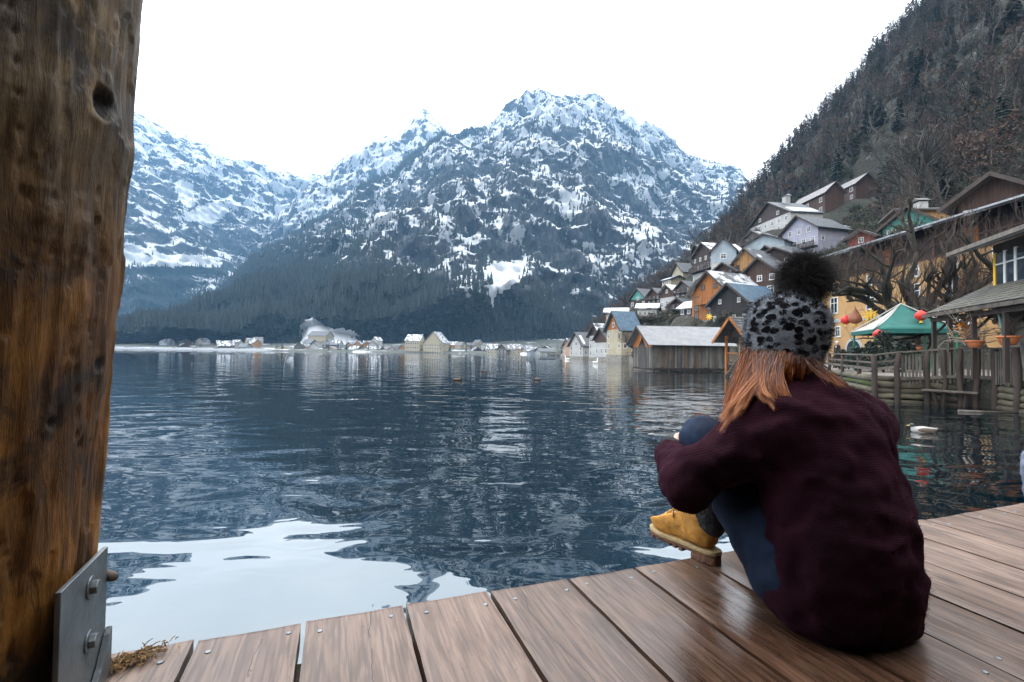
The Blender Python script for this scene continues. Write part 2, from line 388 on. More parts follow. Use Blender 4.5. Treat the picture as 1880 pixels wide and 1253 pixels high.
# conifers on the far slopes: one wood that nobody could count
def gn_scatter(name, pts, protos, label, scale=(0.7, 1.3), seed=1, rotz=True):
    """one object whose geometry nodes plant the given prototype meshes on its points"""
    pts = np.asarray(pts); rng = np.random.default_rng(seed)
    me = bpy.data.meshes.new(name); me.vertices.add(len(pts)); me.vertices.foreach_set('co', pts.astype(np.float32).ravel())
    for nm, arr in (('sc', rng.uniform(*scale, len(pts))), ('rz', rng.uniform(0, 6.28, len(pts))), ('tl', rng.normal(0, 0.05, len(pts)))):
        a = me.attributes.new(nm, 'FLOAT', 'POINT'); a.data.foreach_set('value', arr.astype(np.float32))
    a = me.attributes.new('pick', 'INT', 'POINT'); a.data.foreach_set('value', rng.integers(0, len(protos), len(pts)).astype(np.int32))
    o = link(name, me); tag(o, label, None, None, 'stuff')
    ng = bpy.data.node_groups.new(name + '_nodes', 'GeometryNodeTree')
    ng.interface.new_socket('Geometry', in_out='INPUT', socket_type='NodeSocketGeometry'); ng.interface.new_socket('Geometry', in_out='OUTPUT', socket_type='NodeSocketGeometry')
    gi = ng.nodes.new('NodeGroupInput'); go = ng.nodes.new('NodeGroupOutput')
    m2p = ng.nodes.new('GeometryNodeMeshToPoints'); ng.links.new(gi.outputs[0], m2p.inputs[0])
    iop = ng.nodes.new('GeometryNodeInstanceOnPoints'); ng.links.new(m2p.outputs[0], iop.inputs['Points'])
    g2i = ng.nodes.new('GeometryNodeGeometryToInstance')
    for p in reversed(protos):
        oi = ng.nodes.new('GeometryNodeObjectInfo'); oi.inputs[0].default_value = p; ng.links.new(oi.outputs['Geometry'], g2i.inputs[0])
    ng.links.new(g2i.outputs[0], iop.inputs['Instance']); iop.inputs['Pick Instance'].default_value = True
    def attr(nm, typ='FLOAT'):
        n = ng.nodes.new('GeometryNodeInputNamedAttribute'); n.data_type = typ; n.inputs[0].default_value = nm; return n.outputs[0]
    ng.links.new(attr('pick', 'INT'), iop.inputs['Instance Index'])
    cx = ng.nodes.new('ShaderNodeCombineXYZ'); ng.links.new(attr('tl'), cx.inputs[0]); ng.links.new(attr('rz'), cx.inputs[2]); ng.links.new(cx.outputs[0], iop.inputs['Rotation'])
    ng.links.new(attr('sc'), iop.inputs['Scale'])
    ng.links.new(iop.outputs[0], go.inputs[0])
    md = o.modifiers.new('plant', 'NODES'); md.node_group = ng
    return o
def proto(name, me):      # a prototype that is not itself in the scene
    return bpy.data.objects.new(name, me)
CONIF_FAR = simple('far_conifer_needles', (0.011, 0.018, 0.016), 0.9, 0.4, 0.3, 0, randv=0.55)
def far_cone(h, r, seg, k):
    rg = random.Random(k); V = []; F = []
    for t in range(3):
        z0 = h * (0.06 + 0.27 * t); z1 = min(h, z0 + h * 0.45); rr = r * (1 - 0.28 * t); n = len(V)
        V += [(rr * rg.uniform(.75, 1.2) * math.cos(6.283 * i / seg), rr * rg.uniform(.75, 1.2) * math.sin(6.283 * i / seg), z0 - h * .03 * rg.random()) for i in range(seg)] + [(0, 0, z1)]
        F += [(n + i, n + (i + 1) % seg, n + seg) for i in range(seg)]
    return npmesh('far_conifer', V, F, mat=CONIF_FAR)
fp = [proto('far_conifer', far_cone(h, r, 6, i)) for i, (h, r) in enumerate(((19, 3.6), (24, 4.2), (15, 3.4)))]
gn_scatter('far_forest', np.concatenate(FOREST_PTS), fp, 'dark conifer forest covering the lower mountain slopes', (0.35, 0.85), 2)
# ------------------------------------------------------------------ near hillside
SHX = ([-120, 0, 8, 16, 18, 20, 29.5, 48, 60, 116, 230, 400, 470, 700], [22, 19, 18.2, 18.0, 18.6, 15.6, 19.6, 26.5, 26.0, 26.0, 27.0, 29.0, 40.0, 160.0])
FLAT = ([-120, 44, 62, 700], [15.0, 15.0, 3.0, 3.0])
PADS = []
def hill_base(X, Y):
    X = np.asarray(X, float); Y = np.asarray(Y, float)
    s = X - np.interp(Y, *SHX) - np.interp(Y, *FLAT)
    z = np.interp(s, [-60, -0.1, 0, 25, 50, 75, 330, 700], [1.05, 1.05, 1.05, 14, 31, 49, 350, 520])
    fall = 1 - 0.93 * sstep(270, 560, Y)
    z = 1.05 + (z - 1.05) * fall
    z = z + (fbm(X / 40, Y / 40, 0.3, 3) * 5.0 + fbm(X / 9, Y / 9, 4.3, 2) * 0.8) * sstep(4, 60, s)
    return z
def hill_h(X, Y):
    X = np.asarray(X, float); Y = np.asarray(Y, float); z = hill_base(X, Y)
    for (x, y, zz, r) in PADS:
        d = np.hypot(X - x, Y - y); wgt = 1 - sstep(r, r * 1.9 + 3, d); z = z * (1 - wgt) + zz * wgt
    return z
def ground_mat():
    m, nt, b = newmat('hillside_ground')
    n1 = noise(nt, 0.08, 6); n2 = noise(nt, 0.9, 5)
    c = ramp(nt, n1, [(0.3, (0.011, 0.015, 0.010)), (0.5, (0.022, 0.021, 0.015)), (0.7, (0.036, 0.029, 0.022))])
    c2 = ramp(nt, n2, [(0.35, (0.014, 0.018, 0.010)), (0.7, (0.055, 0.052, 0.036))])
    c = mixc(nt, 0.5, c, c2)
    sp = ramp(nt, noise(nt, 0.35, 6), [(0.64, (0, 0, 0)), (0.70, (1, 1, 1))])      # leftover snow in hollows
    c = mixc(nt, mth(nt, 'MULTIPLY', sp, 0.35), c, (0.55, 0.57, 0.6))
    nt.links.new(c, b.inputs['Base Color']); b.inputs['Roughness'].default_value = 0.95
    nt.links.new(bump(nt, noise(nt, 1.6, 6), 1.0, 0.9), b.inputs['Normal']); return m
GROUND = ground_mat()
def build_hill():
    ys = np.concatenate([np.linspace(-60, 10, 15), np.linspace(13, 140, 64), np.linspace(144, 700, 110)])
    t = np.concatenate([np.linspace(0, 1, 60) ** 1.0 * 70, np.linspace(73, 420, 90)])
    X = np.interp(ys, *SHX)[:, None] + t[None]; Y = ys[:, None] + 0 * t[None]
    Z = hill_h(X, Y); Z[:, 0] = -2.0; X[:, 0] += 0.02
    X[:, 1] = X[:, 0] + 0.05
    idx = np.arange(X.size).reshape(X.shape)
    F = np.stack([idx[:-1, :-1], idx[:-1, 1:], idx[1:, 1:], idx[1:, :-1]], -1).reshape(-1, 4)
    o = link('hillside', npmesh('hillside', np.stack([X, Y, Z], -1).reshape(-1, 3), F, True, GROUND)); tag(o, 'steep wooded hillside above the village', None, None, 'structure')
# ---- bare trees and conifers for the slope
BARK = simple('grey_bark', (0.045, 0.039, 0.032), 0.9, 0.45, 1.2, 0.2, 8, randv=0.3)
TWIG = simple('twig_brown', (0.024, 0.021, 0.017), 0.9, 0.35, 0.6, 0, randv=0.25)
RUST = simple('withered_beech_leaves', (0.065, 0.036, 0.025), 0.8, 0.4, 0.8, 0, randv=0.25)
NEEDLE = simple('spruce_needles', (0.015, 0.029, 0.020), 0.8, 0.45, 0.9, 0, randv=0.25)
def ribbon(V, F, p, q, r0, r1, rg):
    d = q - p; L = np.linalg.norm(d) + 1e-9; d = d / L; a = np.cross(d, [rg.uniform(-1, 1), rg.uniform(-1, 1), rg.uniform(-1, 1)]); a /= np.linalg.norm(a) + 1e-9
    b = np.cross(d, a); n = len(V)
    for k in range(3): V.append(p + (a * math.cos(2.094 * k) + b * math.sin(2.094 * k)) * r0)
    if r1 <= 0: V.append(q); F += [(n, n + 1, n + 3), (n + 1, n + 2, n + 3), (n + 2, n, n + 3)]
    else:
        for k in range(3): V.append(q + (a * math.cos(2.094 * k) + b * math.sin(2.094 * k)) * r1)
        F += [(n + k, n + (k + 1) % 3, n + 3 + (k + 1) % 3) for k in range(3)] + [(n + k, n + 3 + (k + 1) % 3, n + 3 + k) for k in range(3)]
def bare_tree(seed, h=14.0, leaves=0):
    rg = random.Random(seed); TV, TF, CV, CF, LV, LF = [], [], [], [], [], []
    pts = [np.array([0, 0, -0.6])]; 
    for i in range(1, 7): pts.append(pts[-1] + np.array([rg.gauss(0, .03) * h, rg.gauss(0, .03) * h, h * 0.15]))
    rad = [h * 0.017 * (1 - i / 7.5) + 0.02 for i in range(7)]
    for i in range(6): ribbon(TV, TF, pts[i], pts[i + 1], rad[i], rad[i + 1], rg)
    def grow(p, d, L, r, lev):
        d = d / np.linalg.norm(d); q = p + d * L; m = (p + q) / 2 + np.array([rg.gauss(0, .06), rg.gauss(0, .06), rg.gauss(0, .04)]) * L
        ribbon(CV, CF, p, m, r, r * .75, rg); ribbon(CV, CF, m, q, r * .75, r * .4 if lev < 2 else 0, rg)
        if lev >= 2:
            for _ in range(leaves):
                c = p + (q - p) * rg.random() + np.array([rg.gauss(0, .2), rg.gauss(0, .2), rg.gauss(0, .2)]); n = len(LV)
                for k in range(3): LV.append(c + np.array([rg.gauss(0, .16), rg.gauss(0, .16), rg.gauss(0, .16)]))
                LF.append((n, n + 1, n + 2))
            return
        for k in range(4 if lev == 0 else 4):
            t = rg.uniform(.3, 1.0); base = p + (q - p) * t
            nd = d + np.array([rg.gauss(0, .55), rg.gauss(0, .55), rg.gauss(.25, .35)]); grow(base, nd, L * rg.uniform(.38, .62), r * .5, lev + 1)
    for k in range(11):
        t = rg.uniform(2.0, 6.0); i = min(5, int(t)); base = pts[i] + (pts[i + 1] - pts[i]) * (t - i); an = rg.uniform(0, 6.283)
        d = np.array([math.cos(an), math.sin(an), rg.uniform(.5, 1.3)]); grow(base, d, h * rg.uniform(.20, .34) * (1.25 - t / 9), rad[i] * .5, 0)
    return (TV, TF), (CV, CF), (LV, LF)
def conifer(seed, h=17.0, r=2.8):
    rg = random.Random(seed); TV, TF, CV, CF = [], [], [], []
    ribbon(TV, TF, np.array([0, 0, -.6]), np.array([0, 0, h]), h * .014, 0.02, rg)
    n_t = 22
    for t in range(n_t):
        f = t / n_t; z = h * (0.07 + 0.93 * f); rr = r * (1 - f) ** .85 * rg.uniform(.8, 1.15) + .12
        nb = max(4, int(9 * (1 - f) + 3))
        for k in range(nb):
            if rg.random() < .1: continue
            an = rg.uniform(0, 6.283); L = rr * rg.uniform(.65, 1.15); dr = -0.28 * L + rg.gauss(0, .05) * h * .1
            c, s = math.cos(an), math.sin(an); wd = L * .26
            tip = np.array([c * L, s * L, z + dr]); mid = np.array([c * L * .55, s * L * .55, z + dr * .3]); n = len(CV)
            CV += [np.array([0, 0, z + .12]), mid + np.array([-s, c, -.25]) * wd, tip, mid + np.array([s, -c, -.25]) * wd, mid + np.array([0, 0, .10])]
            CF += [(n, n + 1, n + 4), (n + 1, n + 2, n + 4), (n + 2, n + 3, n + 4), (n + 3, n, n + 4)]
    return (TV, TF), (CV, CF)
def two_mat(name, parts):
    V, F, mi = [], [], []
    mats = []
    for (v, f), mat in parts:
        if not v: continue
        n = len(V); V += list(v); F += [tuple(i + n for i in a) for a in f]; mi += [len(mats)] * len(f); mats.append(mat)
    me = bpy.data.meshes.new(name); me.from_pydata([tuple(map(float, p)) for p in V], [], F); 
    for m in mats: me.materials.append(m)
    me.polygons.foreach_set('material_index', mi); me.update(); return me
BARE = [bare_tree(20 + i, 13.0 + i, 0 if i % 3 else 3) for i in range(6)]
CONI = [conifer(50 + i, 15 + 2 * i, 2.7 + .3 * i) for i in range(3)]
BARE_ME = [(npmesh('trunk', *b[0], mat=BARK), npmesh('crown', *b[1], mat=TWIG)) for b in BARE]
CONI_ME = [(npmesh('trunk', *c[0], mat=BARK), npmesh('crown', *c[1], mat=NEEDLE)) for c in CONI]
def shrub(seed, r=1.3, evergreen=False):
    rg = random.Random(seed); V, F, LV, LF = [], [], [], []
    for k in range(26):
        an = rg.uniform(0, 6.283); el = rg.uniform(.3, 1.5); L = r * rg.uniform(.6, 1.2)
        q = np.array([math.cos(an) * math.cos(el), math.sin(an) * math.cos(el), math.sin(el)]) * L; ribbon(V, F, np.array([rg.gauss(0, .15), rg.gauss(0, .15), -.2]), q, .02 * r, 0, rg)
        for j in range(30 if evergreen else 9):
            c = q * rg.uniform(.4, 1.05) + np.array([rg.gauss(0, .16), rg.gauss(0, .16), rg.gauss(0, .16)]) * r; n = len(LV)
            for m in range(3): LV.append(c + np.array([rg.gauss(0, .06), rg.gauss(0, .06), rg.gauss(0, .06)]) * r)
            LF.append((n, n + 1, n + 2))
    return (V, F), (LV, LF)
LEAFG = simple('shrub_leaves', (0.030, 0.038, 0.020), 0.8, 0.5, 1.5, 0, randv=0.3)
LEAFB = simple('dry_shrub_leaves', (0.060, 0.048, 0.030), 0.85, 0.4, 1.5, 0, randv=0.3)
def plant_slope():
    rng = np.random.default_rng(31)
    def pts(n, x0, x1, y0, y1, smin, clear=3.0, th=11.0):
        out = []
        X = rng.uniform(x0, x1, n * 3); Y = rng.uniform(y0, y1, n * 3)
        s = X - np.interp(Y, *SHX) - np.interp(Y, *FLAT)
        ok = (s > smin) & (X / np.maximum(Y, 1) < 1.55) & (X / np.maximum(Y, 1) > 0.02)
        Zt = hill_h(X, Y)
        for (x, y, zz, r) in PADS:
            ok &= np.hypot(X - x, Y - y) > r + clear * 0.3          # not inside a house, nor where it would hide one
            ok &= ~((Y < y) & (np.abs(X / Y - x / y) < (r + 2.0) / y) & ((Zt + th - CAMH) / Y > (zz - CAMH + 1.0) / y))
        X, Y = X[ok][:n], Y[ok][:n]
        return np.stack([X, Y, hill_h(X, Y) - 0.15], -1)
    bp = [proto('bare_tree', two_mat('bare_tree', [(b[0], BARK), (b[1], TWIG), (b[2], RUST)])) for b in BARE]
    cp = [proto('conifer', two_mat('conifer', [(c[0], BARK), (c[1], NEEDLE)])) for c in CONI]
    A = pts(4600, 40, 420, 46, 520, 22); gn_scatter('hillside_wood', A, bp, 'bare brown broadleaf wood covering the steep hillside', (0.55, 1.15), 3)
    B = pts(1300, 60, 420, 40, 540, 45); gn_scatter('hillside_spruces', B, cp, 'dark spruces scattered through the bare wood', (0.5, 1.05), 4)
    sh = [proto('shrub', two_mat('shrub', [(a, TWIG), (b, LEAFG if i % 2 else LEAFB)])) for i, (a, b) in enumerate(shrub(70 + i, 1.3, i % 2 == 1) for i in range(4))]
    Cc = np.concatenate([pts(2800, 26, 130, 46, 330, 1.0, 1.0, .2), pts(3800, 30, 130, 30, 130, 3, 1.0, -.4)]); gn_scatter('hillside_scrub', Cc, sh, 'low green and brown scrub between the houses', (0.5, 1.5), 5)
    D = pts(3000, 55, 420, 20, 500, 30, 3, 2.0); gn_scatter('wood_undergrowth', D, sh, 'undergrowth beneath the trees on the steep hillside', (0.8, 2.2), 6)
    # trees that stand out singly: along the skyline and at the wood's lower edge
    k = 0
    for px in np.concatenate([np.linspace(1245, 1700, 46), np.linspace(1255, 1690, 24)]):
        px = px + rng.uniform(-6, 6); best = None
        Ys = np.linspace(60, 520, 150); Xs = (px - 940) / FPX * Ys; el = (hill_h(Xs, Ys) - CAMH) / Ys
        i = int(np.argmax(el)); X, Y = Xs[i], Ys[i]; z = float(hill_h(X, Y)) - .2
        con = rng.random() < (0.55 if px > 1330 else 0.3)
        tm, cm = (CONI_ME[rng.integers(3)] if con else BARE_ME[rng.integers(6)])
        e = empty('spruce_tree' if con else 'bare_tree', (X, Y, z), rng.uniform(0, 6.28),
                  'dark spruce standing on the hillside skyline' if con else 'leafless tree on the hillside skyline', 'tree', 'spruces along the hillside skyline' if con else 'bare trees along the hillside skyline')
        s_ = rng.uniform(.55, 1.0) if con else rng.uniform(.5, .85); e.scale = (s_, s_, s_ * rng.uniform(.9, 1.15))
        link('trunk', tm, None, e); link('crown', cm, None, e); k += 1
# ------------------------------------------------------------------ village materials
def planks_mat(name, col, pw=0.22, axis='h', dark=0.35, rough=0.8, var=0.35):
    """vertical boarding: grooves, and each board a little different"""
    m, nt, b = newmat(name)
    t = N(nt, 'ShaderNodeTexCoord'); s = N(nt, 'ShaderNodeSeparateXYZ'); nt.links.new(t.outputs['Object'], s.inputs[0])
    u = mth(nt, 'ADD', s.outputs[0], s.outputs[1]) if axis == 'h' else s.outputs[2]
    u = mth(nt, 'DIVIDE', u, pw); fl = mth(nt, 'FLOOR', u); fr = mth(nt, 'FRACT', u)
    wn = N(nt, 'ShaderNodeTexWhiteNoise', noise_dimensions='1D'); nt.links.new(fl, wn.inputs['W'])
    g = mth(nt, 'LESS_THAN', fr, 0.08)
    n = noise(nt, 2.5, 5, stretch=(3, 3, 0.4) if axis == 'h' else (.4, .4, 3))
    base = ramp(nt, n, [(0.3, tuple(c * (1 - var) for c in col)), (0.7, tuple(c * (1 + var) for c in col))])
    h = N(nt, 'ShaderNodeHueSaturation'); nt.links.new(base, h.inputs['Color']); nt.links.new(mth(nt, 'MULTIPLY_ADD', wn.outputs[0], 0.5, 0.75), h.inputs['Value'])
    nt.links.new(h.outputs[0], b.inputs['Base Color']); b.inputs['Roughness'].default_value = rough
    nt.links.new(bump(nt, mth(nt, 'SUBTRACT', 1.0, g), 1.0, 0.03), b.inputs['Normal']); return m
def plaster(name, col, stain=0.25):
    m, nt, b = newmat(name)
    n = noise(nt, 0.7, 6); n2 = noise(nt, 6, 4, stretch=(1, 1, .35))
    c = ramp(nt, n, [(0.3, tuple(x * (1 - stain) for x in col)), (0.65, col)])
    c = mixc(nt, mth(nt, 'MULTIPLY', n2, 0.30), c, tuple(x * .55 for x in col))
    nt.links.new(c, b.inputs['Base Color']); b.inputs['Roughness'].default_value = 0.9
    nt.links.new(bump(nt, noise(nt, 30, 3), 0.2, 0.02), b.inputs['Normal']); return m
def roof_mat(name, col, snow=0.0, row=0.30):
    m, nt, b = newmat(name)
    t = N(nt, 'ShaderNodeTexCoord'); s = N(nt, 'ShaderNodeSeparateXYZ'); nt.links.new(t.outputs['Object'], s.inputs[0])
    fr = mth(nt, 'FRACT', mth(nt, 'DIVIDE', s.outputs[2], row))
    cell = N(nt, 'ShaderNodeTexWhiteNoise', noise_dimensions='3D'); q = N(nt, 'ShaderNodeVectorMath', operation='SNAP'); q.inputs[1].default_value = (0.35, 0.35, row)
    nt.links.new(t.outputs['Object'], q.inputs[0]); nt.links.new(q.outputs[0], cell.inputs['Vector'])
    n = noise(nt, 1.2, 5)
    c = ramp(nt, n, [(0.3, tuple(x * .65 for x in col)), (0.7, tuple(min(1, x * 1.3) for x in col))])
    h = N(nt, 'ShaderNodeHueSaturation'); nt.links.new(c, h.inputs['Color']); nt.links.new(mth(nt, 'MULTIPLY_ADD', cell.outputs[0], 0.5, 0.75), h.inputs['Value'])
    c = h.outputs[0]
    if snow: c = mixc(nt, ramp(nt, noise(nt, 0.45, 6), [(0.62 - snow * .4, (0, 0, 0)), (0.68 - snow * .4, (1, 1, 1))]), c, (0.50, 0.52, 0.55))
    nt.links.new(c, b.inputs['Base Color']); b.inputs['Roughness'].default_value = 0.55
    nt.links.new(bump(nt, fr, 0.8, 0.04), b.inputs['Normal']); return m
W_WHITE = plaster('plaster_white', (0.42, 0.42, 0.405)); W_CREAM = plaster('plaster_cream', (0.40, 0.35, 0.25)); W_YEL = plaster('plaster_yellow', (0.46, 0.27, 0.11), .3)
W_LILAC = plaster('plaster_lilac', (0.36, 0.355, 0.43)); W_TEAL = plaster('plaster_turquoise', (0.10, 0.32, 0.28)); W_PALE = plaster('plaster_pale_blue', (0.33, 0.39, 0.43)); W_PINK = plaster('plaster_pink', (0.42, 0.28, 0.20)); W_OCHRE = planks_mat('ochre_boards', (0.30, 0.155, 0.055), .3, var=.2)
W_BROWN = planks_mat('brown_boards', (0.055, 0.028, 0.020)); W_DARK = planks_mat('dark_boards', (0.040, 0.028, 0.024)); W_ORANGE = planks_mat('orange_boards', (0.29, 0.105, 0.024), .25, var=.3); W_BLACK = planks_mat('black_boards', (0.018, 0.015, 0.015)); W_PINE = planks_mat('new_pine_boards', (0.38, 0.22, 0.10), .25, var=.15)
W_GREY = planks_mat('silver_grey_boards', (0.10, 0.096, 0.088), .2, var=.45); W_STONE = simple('rubble_stone', (0.20, 0.185, 0.16), .9, .45, 2.5, .9, 6)
R_SLATE = roof_mat('roof_slate', (0.050, 0.058, 0.068)); R_BLUE = roof_mat('roof_blue', (0.025, 0.070, 0.115)); R_GREY = roof_mat('roof_grey_shingle', (0.105, 0.100, 0.096)); R_SNOW = roof_mat('roof_snowy', (0.065, 0.07, 0.08), .36); R_PART = roof_mat('roof_part_snow', (0.07, 0.075, 0.085), .22); R_BROWN = roof_mat('roof_brown_shingle', (0.075, 0.055, 0.045))
SNOW = simple('old_snow', (0.50, 0.52, 0.55), .8, .08, 4, .3, 12)
FRAMEW = simple('white_window_frame', (0.62, 0.62, 0.60), .6, .1, 3, 0); FRAMED = simple('brown_window_frame', (0.06, 0.035, 0.025), .7, .2, 3, 0)
FASCIA = simple('dark_fascia', (0.045, 0.032, 0.027), .8, .3, 2, 0)
def glass_mat():
    m, nt, b = newmat('window_glass'); b.inputs['Base Color'].default_value = (0.025, 0.032, 0.04, 1); b.inputs['Roughness'].default_value = 0.06; b.inputs['IOR'].default_value = 1.7
    nt.links.new(bump(nt, noise(nt, 1.5, 2), 0.08, 0.05), b.inputs['Normal']); return m
GLASS = glass_mat()
_wm = {}
def window(parent, loc, w, h, rot=0.0, frame=None, cross=True, shutters=None):
    """a window standing proud of a wall; outward is local -x"""
    fm = frame or FRAMEW; key = (round(w, 2), round(h, 2), fm.name, cross)
    if key not in _wm:
        t = min(.10, w * .12); m = MB()
        m.box((-.07, -w / 2, 0), (.02, -w / 2 + t, h)).box((-.07, w / 2 - t, 0), (.02, w / 2, h)).box((-.068, -w / 2 + t, h - t), (.018, w / 2 - t, h)).box((-.10, -w / 2 - .03, -t * .6), (.02, w / 2 + .03, t * .8))
        if cross: m.box((-.055, -t * .25, t), (.01, t * .25, h - t)).box((-.053, -w / 2 + t, h * .62), (.008, w / 2 - t, h * .62 + t * .5))
        g = MB().box((-.02, -w / 2 + t * .5, t * .5), (.012, w / 2 - t * .5, h - t * .5))
        _wm[key] = (m.mesh('window', fm), g.mesh('pane', GLASS))
    o = link('window', _wm[key][0], None, parent); o.location = loc; o.rotation_euler = (0, 0, rot)
    link('pane', _wm[key][1], None, o)
    return o
def house(name, label, px, yb, Y, w, L, ye, ya, wall=None, roof=None, ridge='x', rot=10, over=.7, upper=None, rows=(), side=(), balcony=None, chimney=None, snow=None, frame=None, base=W_STONE, cat='house', pad=True, group=None, corner=None, plinth=5.0):
    A = P(px, yb, Y); k = Y / FPX; H = (yb - ye) * k; rise = max(.8, (ye - ya) * k)
    e = empty(name, A, R(rot), label, cat, group)
    if pad:
        c, s = math.cos(R(rot)), math.sin(R(rot)); lx, ly = L / 2, w / 2
        PADS.append((A[0] + lx * c - ly * s, A[1] + lx * s + ly * c, A[2], max(w, L) * .55))
    if ridge == 'x':      # gable towards the lake
        G0 = [(0, 0, 0), (0, 0, H), (0, w / 2, H + rise), (0, w, H), (0, w, 0)]; D = (L, 0, 0)
    else:                 # eaves towards the lake
        G0 = [(0, 0, 0), (L, 0, 0), (L, 0, H), (L / 2, 0, H + rise), (0, 0, H)]; D = (0, w, 0)
    if upper is None: MB().poly(G0, D).build('wall', wall, e)
    else:
        um, uz = upper
        if uz >= H:       # only the gable differs
            MB().box((0, 0, 0), (L, w, H)).build('wall', wall, e)
            if ridge == 'x': MB().poly([(-.02, 0, H), (-.02, w / 2, H + rise), (-.02, w, H)], (L + .02, 0, 0)).build('gable', um, e)
            else: MB().poly([(0, -.02, H), (L, -.02, H), (L / 2, -.02, H + rise)], (0, w + .02, 0)).build('gable', um, e)
        else:
            MB().box((0, 0, 0), (L, w, uz)).build('wall', wall, e)
            g = [(a, b_, max(c_, uz)) for a, b_, c_ in G0]; off = (-.08, -.08, 0)
            if ridge == 'x': g = [(-.08, (b_ - w / 2) * (1 + .16 / w) + w / 2, c_) for a, b_, c_ in g]; MB().poly(g, (L + .08, 0, 0)).build('upper_wall', um, e)
            else: g = [((a - L / 2) * (1 + .16 / L) + L / 2, -.08, c_) for a, b_, c_ in g]; MB().poly(g, (0, w + .08, 0)).build('upper_wall', um, e)
    MB().box((.05, .05, -plinth), (L - .05, w - .05, -.01)).box((-.10, -.10, -plinth + .1), (L + .1, w + .1, -.02)).build('plinth', base, e)
    th = .22
    def slope(a0, a1, za, b0, b1):
        pass
    if ridge == 'x': sl = rise / (w / 2); o_ = over * .8; x0, x1 = -over, L + over * .5
    else: sl = rise / (L / 2); o_ = over * .8; x0, x1 = -over, w + over
    half = w / 2 if ridge == 'x' else L / 2; full = 2 * half
    zr = H + rise + .20; zr2 = zr + .003
    def pt(t, x, z): return (x, t, z) if ridge == 'x' else (t, x, z)
    for sgn in (0, 1):
        te = -o_ if sgn == 0 else full + o_; ze = H - o_ * sl + .20
        q = [pt(half, x0, zr), pt(te, x0, ze), pt(te, x1, ze), pt(half, x1, zr)]
        n = np.cross(np.array(q[1], float) - q[0], np.array(q[3], float) - q[0])
        if n[2] < 0: q = q[::-1]
        MB().slab(q, th).build('roof_slope', roof, e)
        # barge boards
        MB().bar(np.array(pt(half, x0 - .04, zr - .16)), np.array(pt(te, x0 - .04, ze - .16)), .07, .30).build('bargeboard', FASCIA, e)
        if snow and sgn == snow[0]:
            f0, f1, g0, g1 = snow[1:]
            a = lambda f, g: np.array(pt(half + (te - half) * f, x0 + (x1 - x0) * g, zr + (ze - zr) * f + .12))
            n_ = 7; top = [a(f0 + .04 * random.random(), g0 + (g1 - g0) * i / n_) for i in range(n_ + 1)]; bot = [a(f1 - .10 * random.random(), g0 + (g1 - g0) * i / n_) for i in range(n_ + 1)]
            MB().poly([tuple(p) for p in top + bot[::-1]], (0, 0, -.13)).build('snow_patch', SNOW, e)
    # windows on the lake face and on the near side: (height fraction of eaves, count, w, h)
    Lk = w if ridge == 'x' or True else L
    for z, n, ww, wh in rows:
        zz = z * H
        span = w * .84 if (ridge == 'y' or zz + wh < H) else max(ww, w * (1 - (zz + wh - H) / rise) * .72)
        xo = -.085 if (upper and upper[1] < zz + .01) or (upper and upper[1] >= H and zz > H) else 0
        for i in range(n):
            y = w / 2 + (0 if n == 1 else (i / (n - 1) - .5) * (span - ww)); window(e, (xo, y, zz), ww, wh, 0, frame)
    for z, n, ww, wh in side:
        zz = z * H; span = L * .8
        yo = -.085 if (upper and upper[1] < zz + .01) else 0
        for i in range(n):
            x = L / 2 + (0 if n == 1 else (i / (n - 1) - .5) * (span - ww)); window(e, (x, yo, zz), ww, wh, R(90), frame)
    if balcony:
        bz, y0, y1, mat = balcony; bz *= H; y0 *= w; y1 *= w
        bo = MB().box((-1.15, y0, bz - .12), (-.02, y1, bz)).build('balcony', mat, e)
        m = MB().box((-1.15, y0, bz + .95), (-1.05, y1, bz + 1.03)); m.build('balcony_rail', mat, bo)
        nb = max(4, int((y1 - y0) / .35))
        m = MB()
        for i in range(nb + 1):
            yy = y0 + (y1 - y0 - .06) * i / nb; m.box((-1.13, yy, bz + .003), (-1.09, yy + .22, bz + .947))
        m.build('balustrade', mat, bo)
    if chimney:
        cf, cx, cw, chh = chimney
        t = half * cf; zt = H + rise * cf + chh
        x = x0 + (x1 - x0) * cx; cpt = pt(t, x, 0)
        ch = MB().box((cpt[0] - cw / 2, cpt[1] - cw / 2, H), (cpt[0] + cw / 2, cpt[1] + cw / 2, zt)).build('chimney', W_WHITE, e)
        MB().poly([(cpt[0] - cw * .7, cpt[1] - cw * .7, zt + .15), (cpt[0], cpt[1] - cw * .7, zt + .6), (cpt[0] + cw * .7, cpt[1] - cw * .7, zt + .15)], (0, cw * 1.4, 0)).build('chimney_cap', SNOW if snow else R_GREY, ch)
        MB().box((cpt[0] - cw * .4, cpt[1] - cw * .4, zt - .1), (cpt[0] + cw * .4, cpt[1] + cw * .4, zt + .2)).build('chimney_pot', FASCIA, ch)
    return e
H_ = 'houses climbing the hillside'
house('chalet', 'orange timber house with bay window and white-streaked roof beside the black barn', 1336, 585, 76, 7.6, 9, 532, 492, W_ORANGE, R_SNOW, rot=24, rows=[(.05, 3, .9, 1.1), (.34, 3, .9, 1.1), (.66, 2, .9, 1.1), (1.12, 2, .7, .8)], balcony=(.58, .25, .75, W_ORANGE), frame=FRAMED, snow=(0, .55, .95, .1, .9))
house('barn', 'black timber barn with small white windows beside the orange house', 1376, 592, 70, 7.0, 8, 552, 516, W_BLACK, R_BLUE, rot=26, rows=[(.15, 4, .55, .8), (.98, 2, .5, .7)], cat='barn')
